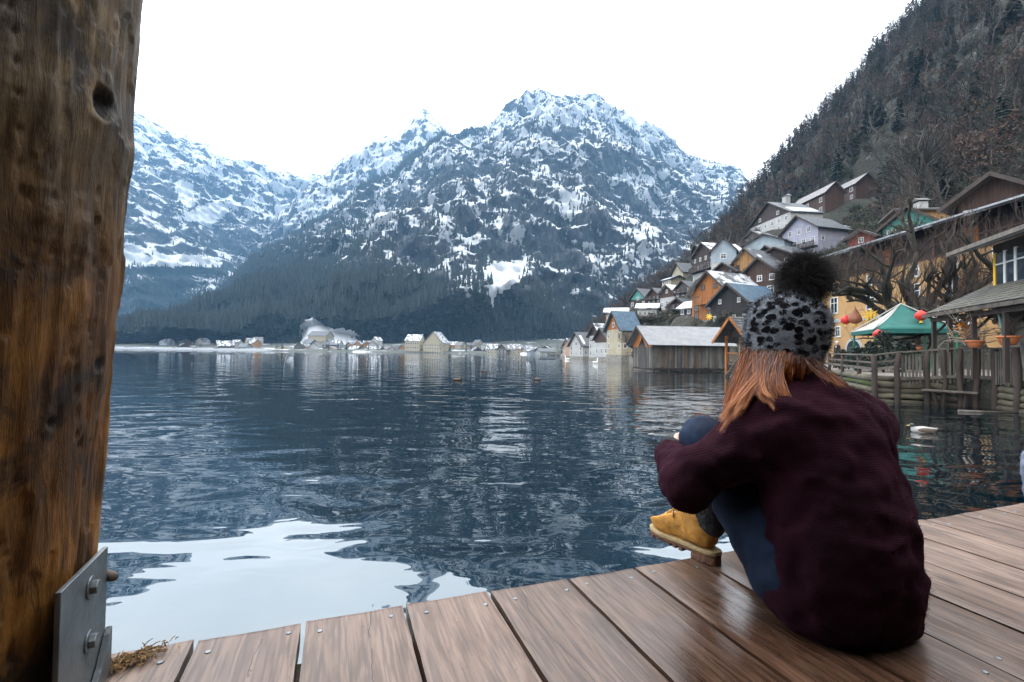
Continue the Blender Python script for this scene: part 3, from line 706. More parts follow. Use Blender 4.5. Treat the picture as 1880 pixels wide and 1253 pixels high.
house('chalet', 'tall red-brown timber house with rows of white windows behind the fur pompom', 1452, 590, 76, 10.5, 10, 512, 464, W_BROWN, R_SLATE, rot=30, rows=[(.10, 4, 1.1, 1.2), (.42, 4, 1.2, 1.2), (.72, 5, 1.2, 1.2), (1.04, 3, .9, 1.0)], side=[(.4, 3, 1, 1.2), (.7, 3, 1, 1.2)])
house('chalet', 'ochre boarded gable house peeking above the red-brown house', 1405, 500, 92, 8.5, 9, 490, 449, W_OCHRE, R_PART, rot=28, rows=[(1.0, 2, .9, 1.2)], frame=FRAMED)
house('chalet', 'dark timber house on white ground floor with long balcony', 1312, 515, 108, 9.0, 8, 462, 438, W_WHITE, R_SNOW, rot=10, upper=(W_DARK, 2.6), rows=[(.12, 3, .8, 1.0), (.52, 6, .8, 1.0), (.82, 4, .7, .9)], balcony=(.46, .0, 1.0, W_DARK), snow=(0, .2, .5, .2, .9))
house('chalet', 'pale blue-grey gable house with one upper window beside the dark timber house', 1351, 500, 104, 5.0, 7, 458, 434, W_WHITE, R_SLATE, rot=62, upper=(W_PALE, 2.4), rows=[(.12, 3, .8, 1.0), (.62, 1, 1.2, 1.2)])
house('inn', 'long white house with dark gable and snow-edged roof high on the slope', 1452, 418, 138, 20, 10, 388, 352, W_WHITE, R_SLATE, rot=6, upper=(W_DARK, 99), rows=[(.10, 6, .9, 1.3), (.58, 6, .9, 1.3), (1.15, 2, 1.1, 1.1)], snow=(0, .55, .98, .15, .9), chimney=(.95, .55, 1.6, 2.2), cat='house')
house('chalet', 'long dark brown house with four bright windows below the wooded slope', 1515, 392, 148, 17, 6, 352, 334, W_BROWN, R_GREY, ridge='y', rot=2, rows=[(.15, 3, 1.3, 1.5), (.62, 3, 1.3, 1.4)])
house('chalet', 'red-brown timber house on stone base, highest on the right of the slope', 1571, 366, 150, 14, 7, 336, 318, W_BROWN, R_GREY, ridge='y', rot=2, rows=[(.12, 2, 1.2, 1.3), (.60, 2, 1.4, 1.6)])
house('chalet', 'lilac plastered house with white window surrounds and dark balcony', 1502, 466, 104, 9.6, 8.5, 414, 386, W_LILAC, R_SLATE, rot=16, rows=[(.10, 4, .9, 1.2), (.44, 4, 1.0, 1.3), (.86, 3, 1.0, 1.3)], side=[(.5, 2, .9, 1.1)], balcony=(.30, .0, .85, W_DARK), over=1.1)
house('barn', 'dark timber barn with snow strip on the eaves right of the lilac house', 1512, 440, 109, 7, 7.0, 412, 399, W_DARK, R_PART, ridge='x', rot=16, side=(), rows=[(.2, 3, .7, .9)], cat='barn')
house('shed', 'low dark house under a snow-streaked roof left of the lilac house', 1440, 462, 108, 9, 8, 440, 424, W_PALE, R_PART, ridge='x', rot=40, rows=[(.2, 3, .7, 1.0)], snow=(0, .1, .6, .1, .9), cat='house')
house('shed', 'low grey-roofed outbuilding with thin snow strip behind the ochre gable', 1452, 484, 96, 6, 7, 466, 452, W_DARK, R_PART, rot=50, rows=[(.2, 2, .7, .9)], cat='house')
house('chalet', 'brown and white house with snow-covered roof midway up the slope', 1238, 566, 128, 6.0, 6.5, 536, 521, W_WHITE, R_SNOW, rot=20, upper=(W_BROWN, 3.2), rows=[(.15, 3, .8, 1.3), (1.0, 1, .8, .9)], snow=(0, .02, .97, .02, .98))
house('shed', 'dark open shed with rounded snow roof left of the orange house', 1283, 578, 84, 5, 3.2, 562, 551, W_BLACK, R_SNOW, ridge='y', rot=20, rows=[(.2, 3, .8, 1.0)], snow=(0, .02, .98, .02, .98), cat='shed')
house('chalet', 'small house with blue roof high behind the snow-roofed house', 1232, 522, 150, 5, 5, 512, 506, W_CREAM, R_BLUE, ridge='y', rot=15, rows=[(.2, 2, .9, 1.0)], snow=(0, .6, .98, .1, .9))
house('chalet', 'small dark gabled hut with cream front at the foot of the misty wood', 1254, 512, 152, 6, 6, 498, 480, W_CREAM, R_SLATE, rot=15, rows=[(.2, 2, .9, 1.1)])
house('chalet', 'narrow dark house with turquoise panel at the far end of the slope', 1186, 562, 150, 7, 6, 548, 528, W_DARK, R_SLATE, rot=30, upper=(W_TEAL, 99), rows=[(.15, 2, 1, 1.2), (.9, 1, 1, 1)])
house('house', 'low white house with flat snowy roof above the blue-roofed house', 1206, 584, 125, 5, 7, 566, 556, W_WHITE, R_SNOW, ridge='y', rot=70, rows=[(.3, 4, .8, 1.0)], snow=(0, .02, .98, .02, .98))
house('house', 'cream house with bright blue metal roof and orange gable near the boathouse', 1141, 652, 104, 7.5, 4.6, 604, 570, W_CREAM, R_BLUE, rot=14, upper=(W_ORANGE, 99), rows=[(.25, 2, .9, 1.2), (.65, 2, .9, 1.2), (1.1, 1, 1, 1)], side=[(.25, 2, .8, 1.2)])
house('house', 'small house with snowy roof and red chimney above the blue-roofed house', 1150, 590, 118, 5, 4, 574, 566, W_PINK, R_SNOW, ridge='y', rot=75, rows=[(.3, 2, .7, .9)], snow=(0, .02, .98, .02, .98))
house('house', 'white and brown shore house with grey slate roof', 1116, 656, 116, 6.5, 4.0, 622, 602, W_WHITE, R_SLATE, rot=18, upper=(W_BROWN, 3.6), rows=[(.2, 3, .8, 1.2), (.75, 2, .8, 1.0)], side=[(.2, 3, .7, 1.2)])
house('house', 'tall white shore house with dark pointed gable', 1103, 657, 128, 6.0, 4.5, 616, 594, W_WHITE, R_SNOW, rot=22, upper=(W_DARK, 99), rows=[(.1, 2, .9, 1.2), (.42, 2, .9, 1.2), (.72, 2, .9, 1.2)])
house('house', 'white and cream shore house with broad grey roof and snow streak', 1070, 655, 150, 8.5, 6.0, 634, 610, W_WHITE, R_SLATE, rot=22, rows=[(.12, 2, 1, 1.3), (.55, 2, 1, 1.3), (1.0, 1, 1, 1.2)], side=[(.2, 3, .8, 1.3)], snow=(0, .25, .9, .12, .25))
house('house', 'small peach house at the far end of the shore row', 1050, 654, 185, 7, 5, 638, 622, W_PINK, R_PART, rot=25, rows=[(.2, 2, 1, 1.3), (.62, 2, 1, 1.1)])
house('chalet', 'turquoise gabled house with red-brown bargeboards above the long roof', 1722, 425, 58, 5.6, 5.0, 405, 371, W_TEAL, R_BROWN, rot=34, rows=[(.02, 2, 1.0, 1.1), (1.2, 1, .5, .6)], over=.9)
house('chalet', 'pale pine boarded wing with white dormer above the turquoise house', 1772, 425, 60, 6.0, 5.2, 384, 372, W_PINE, R_GREY, ridge='y', rot=84, rows=[(.3, 2, .8, 1.0)], chimney=(1.0, .55, 1.1, .9))
house('hut', 'little red hut with snowy lean-to roof below the turquoise house', 1606, 446, 60, 3.0, 3.2, 432, 419, simple('red_boards', (0.16, 0.045, 0.03), .8, .3, 3, .2), R_PART, rot=30, rows=[(.3, 1, .6, .7)], cat='hut')
house('chalet', 'dark red-brown chalet with yellow shutter at the right edge above the long roof', 1905, 420, 36, 4.6, 7, 345, 306, W_BROWN, R_BROWN, rot=30, rows=[(.35, 2, .8, 1.3)], over=1.2)

for a in (('dark weathered house tucked between the ochre gable and the lilac house', 1428, 480, 100, 6, 7, 462, 446, W_DARK, R_SLATE), ('brown timber house left of the ochre gable', 1352, 512, 96, 5.5, 6, 497, 480, W_BROWN, R_SLATE), ('little grey boarded house above the snow-roofed house', 1268, 545, 118, 5, 5, 528, 514, W_GREY, R_SLATE), ('small brown house behind the shed with rounded snow roof', 1262, 574, 100, 4.5, 5, 560, 547, W_BROWN, R_SLATE), ('grey boarded house below the long white house', 1400, 448, 124, 6, 6, 434, 420, W_GREY, R_PART), ('dark hut below the dark timber house with balcony', 1300, 540, 98, 4.5, 5, 527, 516, W_DARK, R_SLATE), ('brown house between turquoise panel house and snow-roofed house', 1212, 556, 140, 5.5, 6, 542, 528, W_BROWN, R_SLATE), ('dim timber house at the edge of the misty wood', 1290, 480, 140, 6, 6, 462, 446, W_BROWN, R_SLATE)):
    house('chalet', *a, rot=random.choice((12, 25, 35)), rows=[(.2, 3, .7, .9), (.62, 3, .7, .9)], side=[(.3, 2, .7, .9)], balcony=(.5, .05, .95, W_DARK))
# ------------------------------------------------------------------ quay, log wall, fence
OLDWOOD = simple('weathered_wood', (0.075, 0.062, 0.050), .85, .5, 3, .6, 18, stretch=(1, 1, .3), randv=.25)
LOGWOOD = simple('wet_log_wood', (0.075, 0.064, 0.042), .8, .6, 2, .8, 14, randv=.3)
MOSS = simple('moss', (0.034, 0.050, 0.010), .95, .5, 3, .8, 20)
POSTWOOD = simple('post_wood', (0.040, 0.027, 0.022), .85, .5, 4, .6, 20, stretch=(1, 1, .2), randv=.3)
SLATWOOD = simple('slat_wood', (0.095, 0.083, 0.070), .85, .4, 4, .3, 25, stretch=(1, 1, .2), randv=.35)
QP = [np.array(p) for p in ((26.3, 48), (19.2, 29.5), (15.2, 20.1), (16.8, 19.4), (18.2, 18.1), (17.6, 16.0), (17.6, 6.0))]
qt = [(p[0], p[1], 1.0) for p in QP] + [(40, 6, 1.0), (40, 48, 1.0)]
m = MB(); m.add([(x, y, 1.08) for x, y, z in qt], [tuple(range(len(qt)))[::-1]])
tag(m.build('quay_terrace', simple('gravel_terrace', (0.16, 0.14, 0.12), .95, .35, 2, .6, 25)), 'gravel terrace behind the log wall', None, None, 'structure')
lw = empty('log_retaining_wall', (15.2, 20.1, 0), 0, 'mossy wall of stacked logs rising from the water below the fence', 'retaining wall')
def rel(o, p): return np.array(p, float) - np.array(o.location)
for i in range(len(QP) - 1):
    a, b = QP[i], QP[i + 1]; L = np.linalg.norm(b - a); ns = max(1, int(round(L / 6.5)))
    n_out = np.array([(b - a)[1], -(b - a)[0]]); n_out = n_out / np.linalg.norm(n_out)
    if n_out @ (np.array([0, 0]) - a) < 0: n_out = -n_out
    for s in range(ns):
        for j in range(5):
            p = a + (b - a) * (s / ns) ; q = a + (b - a) * ((s + 1) / ns); r = .125 + random.uniform(-.02, .02); z = .02 + j * .235
            o_ = n_out * (.05 * (4 - j) * .5 + random.uniform(-.03, .03))
            pts = [rel(lw, (*(p + (q - p) * t + o_ + n_out * random.uniform(-.02, .02)), z + random.uniform(-.025, .025))) for t in (-.01, .3, .65, 1.01)]
            MB().tube(pts, [r * random.uniform(.92, 1.08) for _ in pts], 9).build('log', MOSS if (j >= 2 and random.random() < .3) else LOGWOOD, lw, True)
def on_quay(px, off=.25):
    az = (px - 940) / FPX; best = None
    for i in range(len(QP) - 1):
        a, b = QP[i], QP[i + 1]; d = b - a; den = d[0] - az * d[1]
        if abs(den) < 1e-9: continue
        t = (az * a[1] - a[0]) / den
        if -.001 <= t <= 1.001:
            p = a + d * t
            if best is None or p[1] < best[1]: best = p
    if best is None: best = np.array([17.6, 17.6 / az])
    return best * (1 - off / np.linalg.norm(best))
fence = empty('waterside_fence', (15.0, 19.8, 1.0), 0, 'old slatted wooden fence on tall posts standing in the water', 'fence')
fp_px = [(1523, 650, .10), (1548, 651, .10), (1576, 652, .11), (1606, 653, .13), (1648, 648, .13), (1701, 645, .12), (1733, 642, .11), (1763, 641, .13), (1793, 640, .12), (1827, 641, .15), (1868, 640, .13)]
fpos = []
for px, yt, r in fp_px:
    p = on_quay(px, .34); zt = P(px, yt, p[1])[2]; fpos.append((p, zt))
    q = [rel(fence, (p[0] + random.uniform(-.04, .04), p[1] + random.uniform(-.04, .04), z)) for z in np.linspace(-1.0, zt, 6)]
    MB().tube(q, [r * .8 * random.uniform(.92, 1.08) for _ in q], 10).build('post', POSTWOOD, fence, True)
for i in range(len(fpos) - 1):
    (p, zp), (q, zq) = fpos[i], fpos[i + 1]; p3, q3 = rel(fence, (*p, zp - .02)), rel(fence, (*q, zq - .02))
    bevel(MB().bar(p3 + (0, 0, .03), q3 + (0, 0, .03), .16, .07).build('top_rail', OLDWOOD, fence), .01)
    MB().bar(p3 - (0, 0, 1.05 if i >= 4 else .55), q3 - (0, 0, 1.05 if i >= 4 else .55), .09, .11).build('lower_rail', OLDWOOD, fence)
    if i >= 4:
        d = q3 - p3; n = int(np.linalg.norm(d) / .115); nrm = np.array([-d[1], d[0], 0]); nrm /= np.linalg.norm(nrm)
        if nrm[1] < 0: nrm = -nrm
        for k in range(n):
            c = p3 + d * ((k + .5) / n) + nrm * .07; h = random.uniform(-.04, .05)
            MB().bar(c - (0, 0, 1.28 + h), c - (0, 0, .08), .075 * random.uniform(.8, 1.15), .022, up=nrm).build('slat', SLATWOOD, fence)
    else:
        MB().bar(p3 - (0, 0, .28), q3 - (0, 0, .28), .06, .08).build('middle_rail', OLDWOOD, fence)
a, b = on_quay(1693, .55), on_quay(1796, .75); za = P(1693, 716, a[1])[2]
ld = empty('landing_plank', (*a, za), 0, 'narrow weathered landing plank on struts below the fence', 'plank')
pl = rel(ld, (*b, za - .02)); bevel(MB().bar((0, 0, 0), pl, .45, .07).build('board', OLDWOOD, ld), .01)
for t in (.2, .42, .8): MB().bar(pl * t + (0, 0, -.03), pl * t + (.35 * (t < .3), .1, -.75), .09, .09).build('strut', POSTWOOD, ld)
fl = empty('floating_beam', G(1772, 757, 0.0), R(-8), 'thin pale beam floating on the dark water below the landing', 'beam'); MB().tube([(-.2, 0, .02), (.6, 0, .03), (1.7, .1, .01)], [.06, .035, .02], 8).build('timber', SLATWOOD, fl, True)

# ------------------------------------------------------------------ yellow house under the long eaves
yh = empty('yellow_house', (35, 26, 1.05), 0, 'long yellow plastered house with white window surrounds behind the pruned tree', 'house')
MB().box((0, 0, -1), (9, 32, 9.1)).build('wall', W_YEL, yh)
MB().box((-.06, -.02, 4.5), (.02, 32.02, 4.85)).build('string_course', W_WHITE, yh)
MB().box((1.2, .1, 9.1), (9, 31.9, 11.5)).build('gallery_wall', W_DARK, yh)
MB().box((-.1, -.2, 9.10), (1.2, 32.2, 9.25)).build('gallery_floor', W_BROWN, yh)
for y in np.linspace(.3, 31.7, 8): MB().box((-.02, y - .09, 9.25), (.16, y + .09, 11.4)).build('gallery_post', W_BROWN, yh)
gr = MB().box((-.06, 0, 10.15), (.02, 32, 10.25)).build('gallery_rail', W_BROWN, yh)
for y in (2.5, 11, 19.5): MB().box((1.08, y, 9.3), (1.19, y + 1.2, 11.2)).build('gallery_door', W_ORANGE, yh)
MB().slab([(-1.3, -1.2, 11.62), (-1.3, 33.2, 11.62), (4.5, 33.2, 13.6), (4.5, -1.2, 13.6)][::-1], .2).build('roof_slope', R_PART, yh)
MB().slab([(10.3, -1.2, 11.62), (10.3, 33.2, 11.62), (4.5, 33.2, 13.6), (4.5, -1.2, 13.6)], .2).build('roof_slope', R_PART, yh)
MB().bar((-1.42, -1.2, 11.62), (-1.42, 33.2, 11.62), .12, .14).build('gutter', simple('zinc_gutter', (.35, .36, .37), .4, .2, 3, 0, metal=.6), yh)
for y in (4.6, 8.3, 12.0, 15.6, 20.7, 26.0, 30.0):
    window(yh, (0, y, 5.5), 1.2, 1.75); window(yh, (0, y, 7.85), 1.0, 1.0)
for y in (25.4, 29.5, 6, 11): window(yh, (0, y, 2.95), .8, 1.15)
for y in (23.0, 16.0):
    arc = [(-.08, y + 1.25 * math.cos(t), 1.55 + 1.25 * math.sin(t)) for t in np.linspace(0, math.pi, 13)] + [(-.08, y - 1.25, 0), (-.08, y + 1.25, 0)]
    ar = MB().poly(arc, (.1, 0, 0)).build('arch_surround', W_WHITE, yh)
    arc = [(-.12, y + .95 * math.cos(t), 1.55 + .95 * math.sin(t)) for t in np.linspace(0, math.pi, 13)] + [(-.12, y - .95, 0), (-.12, y + .95, 0)]
    MB().poly(arc, (.03, 0, 0)).build('arch_door', GLASS, ar)
# ------------------------------------------------------------------ pruned tree
def tube_tree(name, base, label, seed, limbs, shoots, spread, zlimb, rt, shootlen, group=None):
    rg = random.Random(seed); e = empty(name, base, 0, label, 'tree', group)
    tr = [(0, 0, -.3), (rg.gauss(0, .06), .02, zlimb * .4), (rg.gauss(0, .1), 0, zlimb * .8), (0, 0, zlimb)]
    MB().tube(tr, [rt * 1.35, rt, rt * .95, rt * 1.05], 12).build('trunk', BARKM, e, True)
    cm, sm = MB(), MB()
    def limb(p, d, L, r, lev):
        pts = [np.array(p, float)]; d = np.array(d, float); d /= np.linalg.norm(d); n = 6
        for i in range(n):
            d = d + np.array([rg.gauss(0, .22), rg.gauss(0, .22), rg.gauss(.05 if lev else .03, .20)]); d /= np.linalg.norm(d); pts.append(pts[-1] + d * L / n)
        cm.tube(pts, [r * (1 - .55 * i / n) * rg.uniform(.85, 1.2) for i in range(n + 1)], 7 if lev < 2 else 5)
        if lev < 2:
            for k in range(4 if lev == 0 else 3):
                i = rg.randint(1, n); nd = d + np.array([rg.gauss(0, .8), rg.gauss(0, .8), rg.uniform(-.1, .8)]); limb(pts[i], nd, L * rg.uniform(.4, .65), r * .55, lev + 1)
        for k in range(shoots if lev else shoots // 2):
            i = rg.randint(2, n); b = pts[i]; L2 = shootlen * rg.uniform(.35, 1.1); up = np.array([rg.gauss(0, .28), rg.gauss(0, .28), 1.0])
            mid = b + up * L2 * .5 + np.array([rg.gauss(0, .08), rg.gauss(0, .08), 0]); q = b + up * L2
            sm.tube([b, mid, q], [.010, .008, .003], 3, False)
            if rg.random() < .7: sm.tube([mid, mid + np.array([rg.gauss(0, .3), rg.gauss(0, .3), .5]) * L2 * .5], [.009, .003], 3, False)
    for k in range(limbs):
        an = 6.283 * k / limbs + rg.gauss(0, .25); limb((0, 0, zlimb * rg.uniform(.82, 1.0)), (math.cos(an), math.sin(an), rg.uniform(.25, .75)), spread * rg.uniform(.8, 1.15), rt * .62, 0)
    cr = cm.build('crown', BARKM, e, True); sm.build('shoots', SHOOT, e)
    return e
BARKM = simple('mossy_bark', (0.020, 0.019, 0.012), .95, .6, 3, .8, 15); SHOOT = simple('red_brown_shoots', (0.048, 0.030, 0.024), .9, .3, 3, 0)
PADS.append((26, 31, 1.07, 6))
tube_tree('pruned_tree', (25.6, 30.5, 1.07), 'gnarled mossy pruned tree with upright shoots behind the green gazebo', 5, 8, 13, 5.6, 3.2, .42, 1.6)
tube_tree('pruned_tree', (29.2, 27.8, 1.07), 'second gnarled pruned tree right of the gazebo above the pavilion roof', 9, 8, 12, 4.6, 3.4, .32, 1.7)
tube_tree('bare_shore_tree', (P(1163, 640, 96)[0], 96, 1.3), 'small bare tree in front of the cream blue-roofed house', 12, 7, 6, 2.6, 2.0, .16, 1.6)
# ------------------------------------------------------------------ gazebo, lanterns, greenery on the terrace
GREENC = simple('green_canvas', (0.006, 0.095, 0.080), .75, .2, 2, .3, 30); PALEC = simple('pale_canvas', (0.36, 0.36, 0.33), .75, .12, 2, .3, 30); GREENM = simple('green_paint', (0.02, 0.16, 0.09), .6, .2, 3, 0)
gz = empty('gazebo', (21.6, 26.6, 1.08), R(-20), 'green canvas gazebo with one pale side behind the fence', 'gazebo')
hw, ze, za = 1.85, 2.25, 3.75
cs4 = [(-hw, -hw, ze), (hw, -hw, ze), (hw, hw, ze), (-hw, hw, ze)]
for i in range(4):
    a, b = np.array(cs4[i]), np.array(cs4[(i + 1) % 4]); ap = np.array((0, 0, za)); n = 6; m = MB(); V = []
    for r in range(n + 1):
        for c in range(n + 1):
            t = r / n; p = ap * (1 - t) + (a + (b - a) * c / n) * t; p = p - np.array((0, 0, .16 * math.sin(t * math.pi))) ; V.append(p)
    F = [(r * 7 + c, r * 7 + c + 1, (r + 1) * 7 + c + 1, (r + 1) * 7 + c) for r in range(n) for c in range(n)]
    o = m.add(V, F).build('canopy_panel', PALEC if i == 3 else GREENC, gz, True); so = o.modifiers.new('thick', 'SOLIDIFY'); so.thickness = .02
    MB().bar(a - (0, 0, .10), b - (0, 0, .10), .02, .20).build('valance', GREENC, gz)
    MB().bar((a[0] * .93, a[1] * .93, 0), (a[0] * .93, a[1] * .93, ze), .09, .09).build('post', GREENM, gz)
    MB().tube([ap + (0, 0, .03), a + (0, 0, .02)], .03, 6).build('seam', PALEC, gz)
for i in range(9): MB().bar((-hw + .5 * i, -hw * .93, 0.1), (-hw + .5 * i, -hw * .93, .95), .035, .035).build('baluster', GREENM, gz)
MB().bar((-hw, -hw * .93, .95), (hw, -hw * .93, .95), .05, .05).build('handrail', GREENM, gz)
REDL = simple('red_paper', (0.55, 0.02, 0.012), .5, .15, 4, 0); BRNL = simple('copper_paper', (0.24, 0.075, 0.03), .5, .3, 4, .2); YELS = simple('yellow_paper', (0.75, 0.44, 0.03), .5, .15, 4, 0)
def lantern(px, py, Y, r, mat, label, drop=False):
    e = empty('lantern', P(px, py, Y), 0, label, 'lantern')
    pr = [(.12 * r, 1.05 * r), (.3 * r, .95 * r)] + [(r * math.sin(t), r * math.cos(t) * .9) for t in np.linspace(.5, 2.6, 9)] + [(.25 * r, -.92 * r)]
    if drop: pr = [(.04 * r, 1.7 * r), (.3 * r, 1.1 * r), (.65 * r, .45 * r), (.95 * r, -.15 * r), (.9 * r, -.6 * r), (.5 * r, -.95 * r), (.1 * r, -1.05 * r)]
    MB().lathe(pr[::-1], 12).build('paper_shade', mat, e, True)
    MB().tube([(0, 0, r), (0, 0, r + .35)], .008, 4).build('hanging_cord', FASCIA, e)
    MB().tube([(0, 0, -r * .9), (0, 0, -r * 1.35)], [.05 * r / .3, .09 * r / .3], 6).build('tassel', YELS, e)
lantern(1553, 588, 31, .30, REDL, 'round red paper lantern left of the copper drop lantern')
lantern(1570, 583, 30.5, .40, BRNL, 'copper brown drop-shaped lantern in front of the yellow wall', True)
lantern(1612, 614, 25, .24, REDL, 'red lantern hanging under the edge of the green gazebo')
lantern(1691, 580, 25.2, .28, REDL, 'red lantern at the right edge of the green gazebo roof')
def star(px, py, Y, r, label, n=9):
    e = empty('paper_star', P(px, py, Y), R(-35), label, 'star'); m = MB(); V = [(0, -.1 * r, 0), (0, .1 * r, 0)]; F = []
    for k in range(2 * n):
        rr = r if k % 2 == 0 else r * .42; an = math.pi * k / n; V.append((rr * math.cos(an), 0, rr * math.sin(an)))
    for k in range(2 * n): a, b = 2 + k, 2 + (k + 1) % (2 * n); F += [(0, a, b), (1, b, a)]
    m.add(V, F).build('points', YELS, e); MB().tube([(0, 0, r * .9), (0, 0, r + .3)], .008, 4).build('hanging_cord', FASCIA, e)
star(1597, 580, 30, .52, 'large yellow paper star beside the copper lantern'); star(1528, 600, 36, .30, 'small yellow star low on the yellow wall'); star(1302, 582, 66, .55, 'yellow star hanging below the orange timber house')
gl = empty('garland_wire', P(1520, 562, 31), 0, 'thin wire carrying the lanterns across the terrace', 'wire')
wp = [rel(gl, P(*a)) for a in ((1515, 600, 34), (1540, 588, 32), (1570, 571, 30.5), (1600, 566, 30), (1640, 560, 28), (1692, 566, 25.2), (1705, 570, 20.6))]
MB().tube(wp, .012, 4).build('wire', FASCIA, gl)
def bush(px, py, Y, h, r, label, seed, mat=None, name='potted_conifer', cat='shrub', berries=False):
    rg = random.Random(seed); b = P(px, py, Y); b[2] = 1.08; e = empty(name, b, 0, label, cat)
    V, F = [], []
    for k in range(900):
        t = rg.random() ** .8; rr = r * (1 - .75 * t) * math.sqrt(rg.random()) * rg.uniform(.7, 1.2); an = rg.uniform(0, 6.283)
        c = np.array([rr * math.cos(an), rr * math.sin(an), .15 + t * h]); n = len(V)
        for j in range(3): V.append(c + np.array([rg.gauss(0, .07), rg.gauss(0, .07), rg.gauss(0, .07)]))
        F.append((n, n + 1, n + 2))
    link('foliage', npmesh('foliage', V, F, mat=mat or LEAFG), None, e); MB().tube([(0, 0, 0), (0, 0, h * .8)], [.05, .02], 6).build('stem', BARKM, e)
bush(1622, 650, 24.5, 1.9, .95, 'dark evergreen bush under the gazebo', 1, NEEDLE); bush(1600, 652, 25, 1.4, .8, 'rounded evergreen left of the gazebo', 2, NEEDLE); bush(1572, 654, 26, 1.1, .8, 'low evergreen before the arched door', 3, NEEDLE); bush(1545, 655, 28, 1.0, .7, 'low reddish shrub by the standing man', 4, LEAFB); bush(1660, 650, 25.2, 1.5, .8, 'evergreen bush right of the gazebo handrail', 5, NEEDLE)
# ------------------------------------------------------------------ shingled pavilion at the right
pv = empty('pavilion', (17.5, 20.3, 1.08), math.atan2(-.326, .945), 'shingle-roofed wooden pavilion with white window bars at the right edge', 'pavilion')
SHI = [simple('roof_shingle_%d' % i, c, .85, .4, 5, .4, 30) for i, c in enumerate(((.062, .058, .052), (.085, .078, .068), (.048, .046, .040), (.075, .080, .045)))]
# local: +x away from the water, -y towards the camera
xe, zE, xr, zR = 0.0, 2.62, 2.9, 4.15
base_roof = MB().slab([(xe + .05, 0, zE - .04), (xe + .05, -9, zE - .04), (xr, -9, zR - .04), (xr, 0, zR - .04)], .08).build('roof_deck', OLDWOOD, pv)
if True:
    nrow = 13; sl = math.hypot(xr - xe, zR - zE); ux, uz = (xr - xe) / sl, (zR - zE) / sl
    shm = {}
    for k in range(3):
        wv = (.22, .27, .18)[k]; shm[k] = [MB().box((0, 0, 0), (.34, wv - .008, .022)).mesh('shingle', mm) for mm in SHI]
    for r in range(nrow):
        y = 0.0 - (r % 2) * .08
        while y > -6.6:
            k = random.randint(0, 2); wv = (.22, .27, .18)[k]; y -= wv
            o = link('shingle', shm[k][random.choice((0, 0, 1, 1, 2, 3))], None, pv)
            s0 = r * .252 - .03; o.location = (xe + ux * s0, y, zE + uz * s0 + .03 + random.uniform(0, .008)); o.rotation_euler = (0, -math.atan2(uz, ux) + .055 + random.uniform(-.01, .015), random.uniform(-.012, .012))
MB().bar((xe - .03, .1, zE - .08), (xe - .03, -9, zE - .08), .06, .14).build('eaves_board', OLDWOOD, pv)
MB().bar((xe + .25, 0, zE - .25), (xe + .25, -9, zE - .25), .14, .16).build('eaves_beam', POSTWOOD, pv)
for y in (-.15, -1.4, -3.0, -4.8, -6.6): MB().bar((xe + .25, y, 0), (xe + .25, y, zE - .33), .13, .13).build('post', POSTWOOD, pv); MB().bar((xe + .25, y, zE - .9), (xe + .9, y, zE - .12), .08, .08).build('brace', POSTWOOD, pv)
MB().slab([(xe + .05, 0, zE - .05), (xr, 0, zR - .05), (xr, 1.6, zR - .9), (xe + .5, .9, zE - .05)][::-1], .06).build('hip_slope', SHI[0], pv)
MB().box((xr - .9, -9, 2.2), (xr + 3, -.6, 5.3)).build('upper_room', W_DARK, pv)
x_ = xr - .9 - .03
MB().box((x_ - .02, -9, 2.6), (x_ + .03, -.6, 3.6)).build('sill_wall', W_BROWN, pv)
yy = -.75; i = 0
while yy > -8:
    MB().box((x_ - .05, yy - .12, 3.3), (x_ + .02, yy, 4.95)).build('window_bar', FRAMEW if i % 2 else YELS if i % 4 == 0 else FRAMEW, pv)
    MB().box((x_ - .02, yy - .62, 3.3), (x_ + .01, yy - .121, 4.9)).build('pane', GLASS, pv)
    MB().box((x_ - .045, yy - .62, 4.45), (x_ - .022, yy - .121, 4.50)).build('glazing_bar', FRAMEW, pv); yy -= .62; i += 1
MB().slab([(xr - 2.0, .2, 5.15), (xr - 2.0, -9.5, 5.15), (xr + 3, -9.5, 6.9), (xr + 3, .2, 6.9)], .14).build('upper_roof', R_GREY, pv)
MB().bar((xr - 2.03, .25, 5.15), (xr - 2.03, -9.5, 5.15), .05, .16).build('upper_eaves_board', SLATWOOD, pv)
MB().box((2.6, -9, 0), (2.75, -.3, 2.6)).build('back_wall', W_STONE, pv)
TERRA = simple('terracotta', (0.42, 0.13, 0.045), .8, .2, 6, .2)
def pot(px, py, Y, r, label, plant=True, seed=0):
    e = empty('flower_pot', P(px, py, Y), 0, label, 'flower pot'); MB().lathe([(r * .62, 0), (r * .85, r * .6), (r * .92, r * .8), (r * 1.05, r * .82), (r * 1.05, r), (r * .9, r), (r * .85, r * .85)], 14).build('bowl', TERRA, e, True)
    rg = random.Random(seed); m = MB()
    for k in range(26):
        an = rg.uniform(0, 6.28); L = r * rg.uniform(.8, 2.2); p = np.array([rg.gauss(0, .2) * r, rg.gauss(0, .2) * r, r * .8]); q = p + np.array([math.cos(an) * .6, math.sin(an) * .6, 1]) * L * .5
        m.tube([p, q, q + np.array([math.cos(an), math.sin(an), .1]) * L * .5], [.012, .009, .003], 3, False)
    m.build('dry_stems', SHOOT, e)
pot(1790, 639, 17.0, .26, 'wide terracotta bowl with dry stems on the fence rail', seed=3); pot(1688, 643, 20.0, .12, 'small terracotta pot on the fence rail by the gazebo', seed=4); pot(1852, 634, 15.8, .3, 'terracotta planter with red edge beneath the pavilion roof', seed=5)
orn = empty('orange_pumpkin_garland', P(1772, 604, 18.5), 0, 'orange leaf garland hanging in the pavilion', 'garland')
rg = random.Random(8); V, F = [], []
